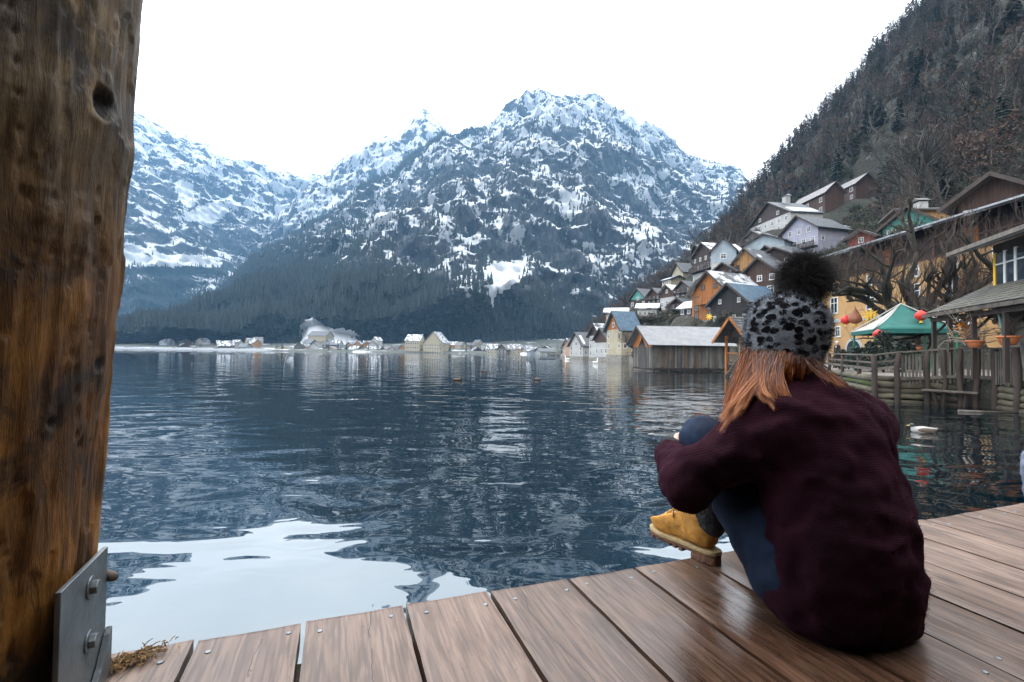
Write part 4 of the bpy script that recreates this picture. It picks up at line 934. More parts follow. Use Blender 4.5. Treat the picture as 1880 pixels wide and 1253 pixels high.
for k in range(160):
    c = np.array([rg.gauss(0, .16), rg.gauss(0, .1), rg.gauss(0, .22)]); n = len(V); V += [c + np.array([rg.gauss(0, .05) for _ in range(3)]) for _ in range(3)]; F.append((n, n + 1, n + 2))
link('leaves', npmesh('leaves', V, F, mat=simple('orange_leaves', (.5, .17, .02), .7, .3, 5, 0)), None, orn)
gp = empty('leaning_pole', P(1848, 640, 16.3), 0, 'leaning green pole beneath the pavilion roof', 'pole'); MB().tube([(0, 0, -.2), rel(gp, P(1832, 566, 16.3))], [.045, .04], 8).build('shaft', simple('grey_green_paint', (.12, .22, .18), .6, .2, 3, 0), gp, True); MB().tube([(0, 0, -.25), (0, 0, -.18)], .06, 8).build('foot', FASCIA, gp)
vine = empty('bare_vine', P(1800, 640, 17.6), 0, 'tangle of pale bare vine stems under the pavilion eaves', 'vine'); m = MB(); rg = random.Random(4)
for k in range(60):
    p = np.array([rg.gauss(0, .7), rg.gauss(0, .3), rg.uniform(.2, 1.3)]); pts = [p]
    for j in range(5): pts.append(pts[-1] + np.array([rg.gauss(0, .18), rg.gauss(0, .12), rg.gauss(.02, .14)]))
    m.tube(pts, [.016, .015, .013, .010, .008, .004], 4, False)
m.build('stems', simple('pale_vine', (.24, .20, .16), .9, .3, 5, 0), vine)
# ------------------------------------------------------------------ boathouse, hut, shore wall
bh = empty('boathouse', P(1198, 681, 52.5) * (1, 1, 0), R(6), 'grey boathouse with corrugated snow-grey roof standing in the lake', 'boathouse')
Lb, wb, He, Hr = 8.9, 6.0, 3.15, 5.0
for i in range(42):
    x = i * Lb / 42; c = random.random(); o = MB().box((x, -.02 - random.uniform(0, .02), .35 + random.uniform(-.12, .1)), (x + Lb / 42 - .012, .02, He)).build('plank', W_PL[i % 4] if False else [simple('boat_plank_%d' % q, v, .85, .45, 2.2, .4, 20, stretch=(1, 1, .25)) for q, v in enumerate(((.075, .070, .062), (.050, .045, .040), (.115, .112, .106), (.070, .050, .037)))][int(c * 4) % 4], bh)
MB().box((.02, .03, .1), (Lb, wb - .03, He)).build('inner_wall', W_BLACK, bh)
for y0 in range(20):
    y = y0 * wb / 20; ym = y + wb / 40; top = He + (Hr - He) * (1 - abs(ym - wb / 2) / (wb / 2)) - .1
    if 6 <= y0 <= 13: continue
    MB().box((-.03, y, .3), (.018, y + wb / 20 - .012, min(top, He - .4))).build('gable_plank', MATS['boat_plank_%d' % (y0 % 4)], bh)
MB().poly([(-.06, .1, He - .5), (-.06, .1, He), (-.06, wb / 2, Hr - .1), (-.06, wb - .1, He), (-.06, wb - .1, He - .5), (-.06, wb * .70, He - .5), (-.06, wb / 2, He + .6), (-.06, wb * .3, He - .5)], (.06, 0, 0)).build('gable_boards', W_ORANGE, bh)
MB().box((-.02, wb * .32, .2), (0.0, wb * .68, He - .3)).build('gate', MATS['boat_plank_1'], bh)
CORR = simple('corrugated_sheet', (0.22, 0.225, 0.235), .55, .18, 1.5, .15, 12)
for s_ in (0, 1):
    nC = 150; V, F = [], []
    y0, y1 = (-.65, wb / 2) if s_ == 0 else (wb + .65, wb / 2); z0 = He - .65 * (Hr - He) / (wb / 2) + .12; z1 = Hr + .12
    for i in range(nC * 2 + 1):
        x = -.75 + i * (Lb + 1.3) / (nC * 2); dz = .045 * math.sin(i * math.pi / 2.0 * 1.0)
        V += [(x, y0, z0 + dz), (x, y1, z1 + dz)]
    for i in range(nC * 2): F.append((2 * i, 2 * i + 2, 2 * i + 3, 2 * i + 1) if s_ == 0 else (2 * i, 2 * i + 1, 2 * i + 3, 2 * i + 2))
    o = link('roof_sheet', npmesh('roof_sheet', V, F, mat=CORR), None, bh); so = o.modifiers.new('thick', 'SOLIDIFY'); so.thickness = .03
    MB().bar((-.78, y0, z0 - .1), (-.78, y1, z1 - .1), .05, .24).build('bargeboard', FASCIA, bh)
MB().box((.1, -.06, .15), (Lb, -.015, .35)).build('wale', W_BLACK, bh)
for x in np.linspace(.2, Lb - .2, 6): MB().tube([(x, .1, -1.2), (x, .1, .4)], .13, 8).build('pile', POSTWOOD, bh, True)
hu = empty('waterside_hut', P(1376, 684, 41) * (1, 1, 0), R(20), 'small pine hut on stilts with slate roof and steps left of the hat', 'hut')
WP = W_PINE
for x, y in ((0, 0), (0, 2.6), (3.2, 0), (3.2, 2.6)): MB().box((x - .09, y - .09, -1), (x + .09, y + .09, 3.6)).build('post', W_ORANGE, hu)
MB().box((0, 0, 1.0), (3.2, 2.6, 1.15)).build('floor', OLDWOOD, hu); MB().box((1.4, .05, 1.15), (3.15, 2.55, 3.5)).build('wall', W_PINE, hu)
MB().poly([(.3, .1, 3.5), (.3, 1.3, 5.0), (.3, 2.5, 3.5)], (.06, 0, 0)).build('gable', W_DARK, hu)
for s_ in (0, 1):
    q = [(-.9, 1.3, 5.25), (-.9, -.75 if s_ == 0 else 3.35, 3.05), (3.9, -.75 if s_ == 0 else 3.35, 3.05), (3.9, 1.3, 5.25)]
    MB().slab(q if s_ == 0 else q[::-1], .12).build('roof_slope', R_SLATE, hu); MB().bar(np.array(q[0]) - (.05, 0, .1), np.array(q[1]) - (.05, 0, .1), .06, .22).build('bargeboard', W_ORANGE, hu)
    for j in range(9):
        t = (j + .5) / 9; a = np.array(q[0]) * (1 - t) + np.array(q[1]) * t; b = np.array(q[3]) * (1 - t) + np.array(q[2]) * t; MB().bar(a + (.02, 0, .03), b + (-.02, 0, .03), .25, .035, up=(0, -1 if s_ == 0 else 1, 1.0)).build('slate_course', R_GREY if j % 3 == 0 else R_SLATE, hu)
for s_ in (-.35, .35): MB().bar((-1.6, .9 + s_, -.2), (.1, .9 + s_, 1.5), .07, .22).build('stringer', SLATWOOD, hu)
for j in range(7): t = (j + .5) / 7; MB().box((-1.55 + 1.7 * t - .12, .55, -.15 + 1.6 * t), (-1.55 + 1.7 * t + .12, 1.25, -.11 + 1.6 * t)).build('tread', SLATWOOD, hu)
for j in range(5): MB().box((.0, .25 + j * .5, 1.15), (.05, .30 + j * .5, 2.0)).build('baluster', W_ORANGE, hu)
MB().box((-.02, 0, 2.0), (.07, 2.6, 2.1)).build('handrail', W_ORANGE, hu)
sw = empty('shore_wall', (24.5, 88, 0), 0, 'long low stone wall along the shore below the far house row', 'wall')
for i in range(15):
    y0 = 84 + i * 12; x = [np.interp(y, *SHX) - .6 for y in (y0, y0 + 11.9)]
    MB().poly([rel(sw, (x[0], y0, -1)), rel(sw, (x[0] + 1.2, y0, -1)), rel(sw, (x[1] + 1.2, y0 + 11.9, -1)), rel(sw, (x[1], y0 + 11.9, -1))], (0, 0, 2.3)).build('wall_section', W_STONE, sw)
MB().bar(rel(sw, (25.0, 84, 2.2)), rel(sw, (25.6, 240, 2.2)), .08, .08).build('handrail', FASCIA, sw)
for i in range(40): y = 84 + i * 4; MB().box(tuple(rel(sw, (np.interp(y, *SHX) - 1.05, y, 1.3))), tuple(rel(sw, (np.interp(y, *SHX) - .97, y + .08, 2.2)))).build('railing_post', FASCIA, sw)
# ------------------------------------------------------------------ far shore and far village
ys = np.array([440, 452, 470, 520, 640, 760]); xs = np.linspace(-760, 160, 120); X, Y = np.meshgrid(xs, ys)
Z = np.interp(Y, [440, 446, 452, 520, 640, 760], [-2, .6, 1.2, 4, 13, 30]) + fbm(X / 60, Y / 60, 2.2, 3) * np.interp(Y, [450, 520], [0, 2]); Z[0] = -3
Y = Y + fbm(X / 90, 0 * Y, 7.1, 3) * 10 - .02 * X
idx = np.arange(X.size).reshape(X.shape); F = np.stack([idx[:-1, :-1], idx[:-1, 1:], idx[1:, 1:], idx[1:, :-1]], -1).reshape(-1, 4)
fm_, nt, b = newmat('far_shore_ground'); c = ramp(nt, noise(nt, .035, 6), [(.56, (.05, .055, .045)), (.64, (.55, .57, .6))]); nt.links.new(c, b.inputs['Base Color']); b.inputs['Roughness'].default_value = .9
tag(link('far_shore', npmesh('far_shore', np.stack([X, Y, Z], -1).reshape(-1, 3), F, True, fm_)), 'flat snowy far shore', None, None, 'structure')
mx_ = [545, 556, 566, 578, 590, 605, 622, 640, 655, 668]; mt_ = [632, 612, 590, 588, 592, 599, 605, 609, 617, 632]
V = []
for i, px in enumerate(np.linspace(545, 668, 60)):
    yt = np.interp(px, mx_, mt_) ; T_ = P(px, yt, 640); B_ = P(px, 636, 585)
    for j in range(12):
        t = j / 11; p = B_ + (T_ - B_) * t; p[2] += 1.2 * float(pn(np.array(px * .05), np.array(t * 3), np.array(.5))) * math.sin(t * math.pi) - (2 if j == 0 else 0); V.append(p)
F = [(i * 12 + j, (i + 1) * 12 + j, (i + 1) * 12 + j + 1, i * 12 + j + 1) for i in range(59) for j in range(11)]
tag(link('snow_meadow', npmesh('snow_meadow', V, F, True, SNOW)), 'steep white snow meadow behind the far village', None, None, 'structure')
bank = MB()
xx = np.linspace(-420, -225, 40)
for a, b_ in zip(xx[:-1], xx[1:]): bank.box((a, 436 - .02 * a, -.5), (b_, 444 - .02 * a, 1.5 + .4 * math.sin(a * .3)))
tag(bank.build('snow_bank', SNOW), 'thin white snow bank along the far left shore', None, None, 'structure')
ho = house('hotel', 'large cream mansion with steep snowy roofs on the far shore', 812, 650, 455, 19, 24, 630, 609, W_CREAM, R_SNOW, ridge='x', rot=80, rows=[(.06, 7, 1.3, 1.8), (.38, 7, 1.3, 1.8), (.70, 7, 1.3, 1.8)], side=[(.1, 4, 1.3, 1.8), (.4, 4, 1.3, 1.8)], cat='mansion', pad=False)
house('hotel', 'lower cream wing left of the large far-shore mansion', 770, 649.5, 457, 14, 24, 626, 614, W_CREAM, R_SNOW, ridge='y', rot=88, rows=[(.06, 6, 1.3, 1.8), (.38, 6, 1.3, 1.8), (.70, 6, 1.3, 1.8)], side=[(.06, 5, 1.3, 1.8), (.38, 5, 1.3, 1.8), (.7, 5, 1.3, 1.8)], cat='mansion', pad=False)
house('chalet', 'broad chalet with dark hipped roof on the white meadow', 598, 627, 578, 22, 24, 617, 608, W_CREAM, R_SLATE, ridge='y', rot=88, side=[(.2, 5, 2, 2.5)], pad=False)
house('chapel', 'small white domed chapel on the far shore right of the meadow', 692, 636, 520, 8, 8, 625, 619, W_WHITE, R_SNOW, rot=60, rows=[(.3, 1, 1.5, 3)], pad=False, cat='chapel')
rg = random.Random(77); wl = [W_WHITE, W_CREAM, W_BROWN, W_PALE, W_OCHRE, W_GREY]; wn = ['white', 'cream', 'brown', 'pale', 'ochre', 'grey']; rl = [R_SNOW, R_SLATE, R_PART, R_GREY]; rn = ['snowy', 'dark slate', 'patchy snow', 'grey']
nearby = [(330, 'far left below the forest'), (400, 'left of the peach farmhouse'), (450, 'near the far left shore'), (505, 'on its own by the left shore'), (540, 'at the left foot of the white meadow'), (565, 'below the left of the white meadow'), (585, 'directly below the meadow chalet'), (612, 'on the water below the meadow chalet'), (632, 'below the right of the white meadow'), (655, 'at the right foot of the white meadow'), (675, 'between meadow and chapel'), (708, 'right of the small chapel'), (725, 'midway between chapel and mansion'), (745, 'just left of the cream mansion wing'), (870, 'just right of the large mansion'), (893, 'second to the right of the large mansion'), (912, 'in the mist right of the mansion'), (930, 'left of the far conifers by the water'), (955, 'beneath the misty slope'), (975, 'near the right end of the far shore'), (992, 'where the far shore meets the hillside'), (1012, 'last before the near house row')]
for i, (px, wh) in enumerate(nearby):
    Yv = rg.uniform(462, 500) if px < 900 else rg.uniform(360, 430); k = rg.randrange(6); q = rg.randrange(4); hgt = rg.uniform(6, 11); yb = 648 + .0137 * (px - 800) + 1.2
    house('house', '%s house with %s roof %s' % (wn[k], rn[q], wh), px, yb, Yv, rg.uniform(7, 11), rg.uniform(8, 15), yb - hgt * .9, yb - hgt * 1.75, wl[k], rl[q], ridge=rg.choice('xy'), rot=rg.choice((20, 50, 75, 88)), rows=[(.15, 3, 1.2, 1.4), (.6, 3, 1.2, 1.2)], side=[(.15, 3, 1.2, 1.4)], pad=False, group='houses of the far village')
for i in range(60):
    px = rg.uniform(290, 1030); Yv = rg.uniform(448, 540); b = P(px, 648, Yv); con = rg.random() < .4
    tm, cm = (CONI_ME[i % 3] if con else BARE_ME[i % 6]); e = empty('spruce_tree' if con else 'bare_tree', (b[0], b[1], 1.5), rg.random() * 6, 'small dark spruce among the far village houses' if con else 'leafless tree among the far village houses', 'tree', 'far village spruces' if con else 'far village bare trees')
    s_ = rg.uniform(.4, .75); e.scale = (s_, s_, s_); link('trunk', tm, None, e); link('crown', cm, None, e)

for i in range(34):       # the rest of the far village, seen only as roofs and walls
    px = rg.uniform(300, 1010); Yv = rg.uniform(500, 560) if px < 900 else rg.uniform(440, 490); k = rg.randrange(6); q = rg.randrange(4); zb = np.interp(Yv, [446, 452, 520, 640], [.6, 1.2, 4, 13]); b = P(px, 645, Yv); yb = proj((b[0], Yv, zb))[1]; hgt = rg.uniform(6, 9)
    house('house', 'small house deep in the far village', px, yb, Yv, rg.uniform(7, 11), rg.uniform(8, 13), yb - hgt * .8, yb - hgt * 1.6, wl[k], rl[q], ridge=rg.choice('xy'), rot=rg.choice((20, 50, 75, 88)), rows=[(.3, 2, 1.3, 1.4)], side=[(.3, 2, 1.3, 1.4)], pad=False, group='small houses deep in the far village')
build_hill(); plant_slope()
# ------------------------------------------------------------------ smooth-union volumes to meshes
class SDF:
    def __init__(s, lo, hi, h):
        s.lo = np.array(lo, float); s.h = h; n = np.ceil((np.array(hi) - lo) / h).astype(int) + 1
        s.g = np.full(n, 1.0, np.float32); s.ax = [s.lo[i] + np.arange(n[i]) * h for i in range(3)]
    def blk(s, lo, hi, pad):
        sl = []
        for i in range(3):
            a = max(0, int((lo[i] - pad - s.lo[i]) / s.h)); b = min(s.g.shape[i], int((hi[i] + pad - s.lo[i]) / s.h) + 2); sl.append(slice(a, max(a, b)))
        return tuple(sl), np.meshgrid(*[s.ax[i][sl[i]] for i in range(3)], indexing='ij', sparse=True)
    def merge(s, sl, d, k):
        a = s.g[sl]
        if k > 0: hh = np.clip(.5 + .5 * (a - d) / k, 0, 1); s.g[sl] = a * (1 - hh) + d * hh - k * hh * (1 - hh)
        else: s.g[sl] = np.minimum(a, d)
    def cone(s, p, q, r0, r1, k=.03):
        p, q = np.array(p, float), np.array(q, float); R_ = max(r0, r1)
        sl, (X, Y, Z) = s.blk(np.minimum(p, q) - R_, np.maximum(p, q) + R_, k * 2 + .04); d = q - p; L2 = d @ d + 1e-12
        t = np.clip(((X - p[0]) * d[0] + (Y - p[1]) * d[1] + (Z - p[2]) * d[2]) / L2, 0, 1)
        dist = np.sqrt((X - p[0] - t * d[0]) ** 2 + (Y - p[1] - t * d[1]) ** 2 + (Z - p[2] - t * d[2]) ** 2) - (r0 + (r1 - r0) * t)
        s.merge(sl, dist.astype(np.float32), k); return s
    def ell(s, c, r, k=.03, rz=0.0):
        c = np.array(c, float); R_ = max(r); sl, (X, Y, Z) = s.blk(c - R_, c + R_, k * 2 + .04)
        dx, dy = X - c[0], Y - c[1]; x = dx * math.cos(rz) + dy * math.sin(rz); y = -dx * math.sin(rz) + dy * math.cos(rz)
        q = np.sqrt((x / r[0]) ** 2 + (y / r[1]) ** 2 + ((Z - c[2]) / r[2]) ** 2); s.merge(sl, ((q - 1) * min(r)).astype(np.float32), k); return s
    def cut(s, p, n):
        n = np.array(n, float) / np.linalg.norm(n); X, Y, Z = np.meshgrid(*s.ax, indexing='ij', sparse=True)
        s.g = np.maximum(s.g, ((X - p[0]) * n[0] + (Y - p[1]) * n[1] + (Z - p[2]) * n[2]).astype(np.float32)); return s
    def wobble(s, amp, f, seed=0.0, oct=2):
        X, Y, Z = np.meshgrid(*s.ax, indexing='ij'); m = np.abs(s.g) < .03
        s.g[m] += (amp * fbm(X[m] * f + seed, Y[m] * f, Z[m] * f, oct)).astype(np.float32); return s
    def crease(s, amp, f, seed):
        X, Y, Z = np.meshgrid(*s.ax, indexing='ij'); m = np.abs(s.g) < .03
        r_ = ridged(X[m] * f + seed + Z[m] * 3, Y[m] * f, Z[m] * f * 1.3, 2) - .9
        s.g[m] -= (amp * np.clip(r_, -.4, 1)).astype(np.float32); return s
    def net(s):
        g = s.g; ins = g < 0; sh = [n - 1 for n in g.shape]
        c = [ins[i:i + sh[0], j:j + sh[1], k:k + sh[2]] for i in (0, 1) for j in (0, 1) for k in (0, 1)]
        cnt = sum(a.astype(np.int8) for a in c); act = (cnt > 0) & (cnt < 8); idx = np.full(sh, -1, np.int64); ijk = np.argwhere(act); idx[act] = np.arange(len(ijk))
        acc = np.zeros((len(ijk), 3)); num = np.zeros(len(ijk)); I, J, K = ijk.T
        for ax in range(3):
            o1, o2 = [a for a in range(3) if a != ax]
            for u in (0, 1):
                for v in (0, 1):
                    off = [0, 0, 0]; off[o1] = u; off[o2] = v; a = g[I + off[0], J + off[1], K + off[2]]; e = off[:]; e[ax] = 1; b = g[I + e[0], J + e[1], K + e[2]]
                    x = (a < 0) != (b < 0); t = a[x] / (a[x] - b[x]); p = np.tile(np.array(off, float), (x.sum(), 1)); p[:, ax] = t; acc[x] += p; num[x] += 1
        V = s.lo + (ijk + acc / num[:, None]) * s.h; F = []
        for ax in range(3):
            o1, o2 = (ax + 1) % 3, (ax + 2) % 3; A = np.take(ins, range(0, g.shape[ax] - 1), ax); B = np.take(ins, range(1, g.shape[ax]), ax)
            e = np.argwhere(A != B); e = e[(e[:, o1] > 0) & (e[:, o2] > 0) & (e[:, o1] < sh[o1]) & (e[:, o2] < sh[o2])]; fl = A[tuple(e.T)]
            q = []
            for u, v in ((-1, -1), (0, -1), (0, 0), (-1, 0)):
                f = e.copy(); f[:, o1] += u; f[:, o2] += v; q.append(idx[tuple(f.T)])
            q = np.stack(q, 1); q[~fl] = q[~fl][:, ::-1]; F.append(q)
        F = np.concatenate(F); F = F[(F >= 0).all(1)]
        return V, F
    def mesh(s, name, mat, smooth_it=2):
        V, F = s.net()
        if smooth_it:
            E = np.concatenate([F[:, [0, 1]], F[:, [1, 2]], F[:, [2, 3]], F[:, [3, 0]]]); n = len(V)
            for _ in range(smooth_it):
                acc = np.zeros_like(V); cnt = np.zeros(n)
                for a, b in ((0, 1), (1, 0)): np.add.at(acc, E[:, a], V[E[:, b]]); np.add.at(cnt, E[:, a], 1)
                V = V * .5 + acc / np.maximum(cnt, 1)[:, None] * .5
        return npmesh(name, V, F, True, mat)
# ------------------------------------------------------------------ deck
def deck_mat():
    m, nt, b = newmat('deck_boards')
    t = N(nt, 'ShaderNodeTexCoord'); oi = N(nt, 'ShaderNodeObjectInfo'); ad = N(nt, 'ShaderNodeVectorMath', operation='ADD')
    off = N(nt, 'ShaderNodeCombineXYZ'); nt.links.new(mth(nt, 'MULTIPLY', oi.outputs['Random'], 37.0), off.inputs[0]); nt.links.new(mth(nt, 'MULTIPLY', oi.outputs['Random'], 11.0), off.inputs[1])
    nt.links.new(t.outputs['Object'], ad.inputs[0]); nt.links.new(off.outputs[0], ad.inputs[1])
    def nn(scale, det, st, dist=0.0, src=ad.outputs[0]):
        mp = N(nt, 'ShaderNodeMapping'); mp.inputs['Scale'].default_value = st; x = N(nt, 'ShaderNodeTexNoise'); x.inputs['Scale'].default_value = scale; x.inputs['Detail'].default_value = det; x.inputs['Distortion'].default_value = dist
        nt.links.new(src, mp.inputs[0]); nt.links.new(mp.outputs[0], x.inputs[0]); return x.outputs[0]
    grain = nn(40, 6, (.11, 1, 1), 1.4); broad = nn(2.6, 5, (.5, 1.2, 1)); fineg = nn(150, 3, (.05, 1, 1)); dirt = nn(9, 6, (.5, 1, 1)); speck = nn(70, 2, (1, 1, 1))
    c = ramp(nt, grain, [(.36, (.050, .026, .016)), (.48, (.130, .078, .053)), (.62, (.215, .145, .108))])
    c2 = ramp(nt, broad, [(.32, (.070, .035, .021)), (.5, (.165, .103, .073)), (.68, (.29, .205, .158))])
    c = mixc(nt, .5, c, c2); c = mixc(nt, mth(nt, 'MULTIPLY', ramp(nt, fineg, [(.38, (1,) * 3), (.52, (0,) * 3)]), .62), c, (.050, .032, .024))
    c = mixc(nt, mth(nt, 'MULTIPLY', ramp(nt, dirt, [(.56, (0,) * 3), (.68, (1,) * 3)]), .6), c, (.05, .036, .028))
    c = mixc(nt, mth(nt, 'MULTIPLY', ramp(nt, speck, [(.70, (0,) * 3), (.74, (1,) * 3)]), .7), c, (.03, .022, .018))
    # knots
    vo = N(nt, 'ShaderNodeTexVoronoi'); mp = N(nt, 'ShaderNodeMapping'); mp.inputs['Scale'].default_value = (2.0, 3.6, .2); nt.links.new(ad.outputs[0], mp.inputs[0]); nt.links.new(mp.outputs[0], vo.inputs[0]); vo.inputs['Scale'].default_value = 1.0
    kn = ramp(nt, mth(nt, 'ADD', vo.outputs['Distance'], mth(nt, 'MULTIPLY', dirt, .05)), [(.055, (1,) * 3), (.11, (0,) * 3)]); c = mixc(nt, mth(nt, 'MULTIPLY', kn, .75), c, (.035, .020, .014))
    # drying cracks along some boards
    sx = N(nt, 'ShaderNodeSeparateXYZ'); nt.links.new(t.outputs['Object'], sx.inputs[0]); wob = nn(3.0, 4, (1, .02, 1))
    ln_ = mth(nt, 'ABSOLUTE', mth(nt, 'ADD', sx.outputs[1], mth(nt, 'ADD', mth(nt, 'MULTIPLY', mth(nt, 'SUBTRACT', wob, .5), .10), mth(nt, 'MULTIPLY', mth(nt, 'SUBTRACT', oi.outputs['Random'], .5), .14))))
    crk = mth(nt, 'MULTIPLY', mth(nt, 'LESS_THAN', ln_, .0011), mth(nt, 'GREATER_THAN', nn(4.0, 3, (1, .01, 1)), .44)); c = mixc(nt, mth(nt, 'MULTIPLY', crk, .85), c, (.012, .008, .006))
    # wet patch of its own shape in the middle of the deck
    g = N(nt, 'ShaderNodeNewGeometry'); wn = nn(3.2, 5, (1, 1, 1), .4, g.outputs['Position']); dv = N(nt, 'ShaderNodeVectorMath', operation='DISTANCE'); nt.links.new(g.outputs['Position'], dv.inputs[0]); dv.inputs[1].default_value = (.62, .98, DECK)
    wet = ramp(nt, mth(nt, 'ADD', dv.outputs['Value'], mth(nt, 'MULTIPLY', mth(nt, 'SUBTRACT', wn, .5), .9)), [(.20, (1,) * 3), (.40, (0,) * 3)])
    c = mixc(nt, mth(nt, 'MULTIPLY', wet, .72), c, mixc(nt, 1.0, c, (.42, .28, .20), 'MULTIPLY'))
    h = N(nt, 'ShaderNodeHueSaturation'); nt.links.new(c, h.inputs['Color']); nt.links.new(mth(nt, 'MULTIPLY_ADD', oi.outputs['Random'], .36, .80), h.inputs['Value'])
    nt.links.new(h.outputs[0], b.inputs['Base Color'])
    r = mth(nt, 'MULTIPLY_ADD', broad, .5, .22); r = mth(nt, 'SUBTRACT', r, mth(nt, 'MULTIPLY', wet, .26)); nt.links.new(r, b.inputs['Roughness'])
    hgt = mth(nt, 'ADD', mth(nt, 'MULTIPLY', grain, .6), mth(nt, 'MULTIPLY', fineg, .25)); nt.links.new(bump(nt, hgt, .55, .004), b.inputs['Normal']); return m
DECKM = deck_mat(); STEEL = simple('galvanised_steel', (.20, .22, .23), .45, .22, 9, .12, 60, metal=.75)
e0, e1 = G(235, 1190, DECK), G(1880, 921, DECK); ed = (e1 - e0) / np.linalg.norm(e1 - e0); en = np.array([-ed[1], ed[0], 0])    # along the edge / out over the water
dk = empty('jetty_deck', e0, math.atan2(ed[1], ed[0]), None, None); dk['kind'] = 'structure'; dk['label'] = 'weathered brown board jetty'
gp_ = sorted([((G(px, 1190 - (px - 235) * .1635, DECK) - e0) @ ed) for px in (362, 558, 742, 897, 1040, 1160)])
pitch = (gp_[-1] - gp_[0]) / 5
bounds = [gp_[0] - pitch * k for k in (4, 3, 2, 1)] + gp_ + [gp_[-1] + pitch * k for k in range(1, 16)]
SCREWH = MB().lathe([(.0058, 0), (.0058, .0016), (.0042, .0022), (.0018, .0012)], 12).mesh('screw', STEEL, True); SCREWD = MB().lathe([(.0078, 0), (.0070, .0006)], 12).mesh('countersink', simple('screw_hole_rust', (.02, .014, .011), .8, .3, 9, 0))
for i in range(len(bounds) - 1):
    u0, u1 = bounds[i] + .004 + random.uniform(0, .002), bounds[i + 1] - .004 - random.uniform(0, .002); wd = u1 - u0; ln = 3.4; th = .045; dz = random.uniform(-.003, .002); back = random.uniform(0, .012)
    nx, ny = 70, 8; V = []; F = []
    for s_ in (0, 1):
        for a in range(nx + 1):
            for b_ in range(ny + 1):
                x = -back - ln * (a / nx) ** 1.5; v = b_ / ny; y = u0 + wd * v
                if b_ in (0, ny): y += (.0022 * pn(x * 7, i * 3.1, b_) + .0010 * pn(x * 30, i * 2.7, b_ + 5.0)) * 1.0
                if a == 0: x += .004 * pn(y * 40, i * 1.7, 2.0)
                cup = .0025 * (2 * v - 1) ** 2; z = dz + cup - (.004 if b_ in (0, ny) or a == 0 else 0) + .0012 * pn(x * 6, y * 20, i) if s_ == 0 else dz - th
                V.append((x, y, z))
    off = (nx + 1) * (ny + 1); q = lambda a, b_: a * (ny + 1) + b_
    for a in range(nx):
        for b_ in range(ny): F.append((q(a, b_), q(a, b_ + 1), q(a + 1, b_ + 1), q(a + 1, b_))); F.append(tuple(off + k for k in (q(a, b_), q(a + 1, b_), q(a + 1, b_ + 1), q(a, b_ + 1))))
        for b_ in (0, ny):
            f = (q(a, b_), q(a + 1, b_), off + q(a + 1, b_), off + q(a, b_)); F.append(f if b_ == 0 else f[::-1])
    for b_ in range(ny):
        for a in (0, nx): f = (q(a, b_ + 1), q(a, b_), off + q(a, b_), off + q(a, b_ + 1)); F.append(f if a == 0 else f[::-1])
    # local x out over the water, local y along the edge
    me = npmesh('plank', [(y, x, z) for x, y, z in V], [f[::-1] for f in F], True, DECKM); o = link('plank', me, None, dk)
    o.data.set_sharp_from_angle(angle=R(40))
    c = (u0 + u1) / 2; me.transform(Matrix.Translation((-c, 0, 0)) @ Matrix.Identity(4)); 
    # rotate mesh space so object x runs along the board (grain direction)
    me.transform(Matrix.Rotation(R(-90), 4, 'Z')); o.rotation_euler = (0, 0, R(90)); o.location = (c, 0, 0)
    if 2 < i < 19:
        for row in (.055, .62):
            for v in (.16, .84):
                y = (v - .5) * wd + random.uniform(-.01, .01); x = -row - random.uniform(-.01, .02)
                s1 = link('screw', SCREWH, None, o); s1.location = (x, -y, dz + .0006); s2 = link('countersink', SCREWD, None, s1); s2.location = (0, 0, -.0008)
                for t_ in (s1,): t_.rotation_euler = (random.uniform(-.1, .1), random.uniform(-.1, .1), 0)
for k in (.12, .95, 1.9, 2.8): MB().bar((-1.6, -k, -.135), (4.3, -k, -.135), .09, .16).build('joist', OLDWOOD, dk)
for u in (.2, 1.7, 3.2): MB().tube([(u, -.25, -2.4), (u, -.25, -.06)], .10, 12).build('pile', POSTWOOD, dk, True)
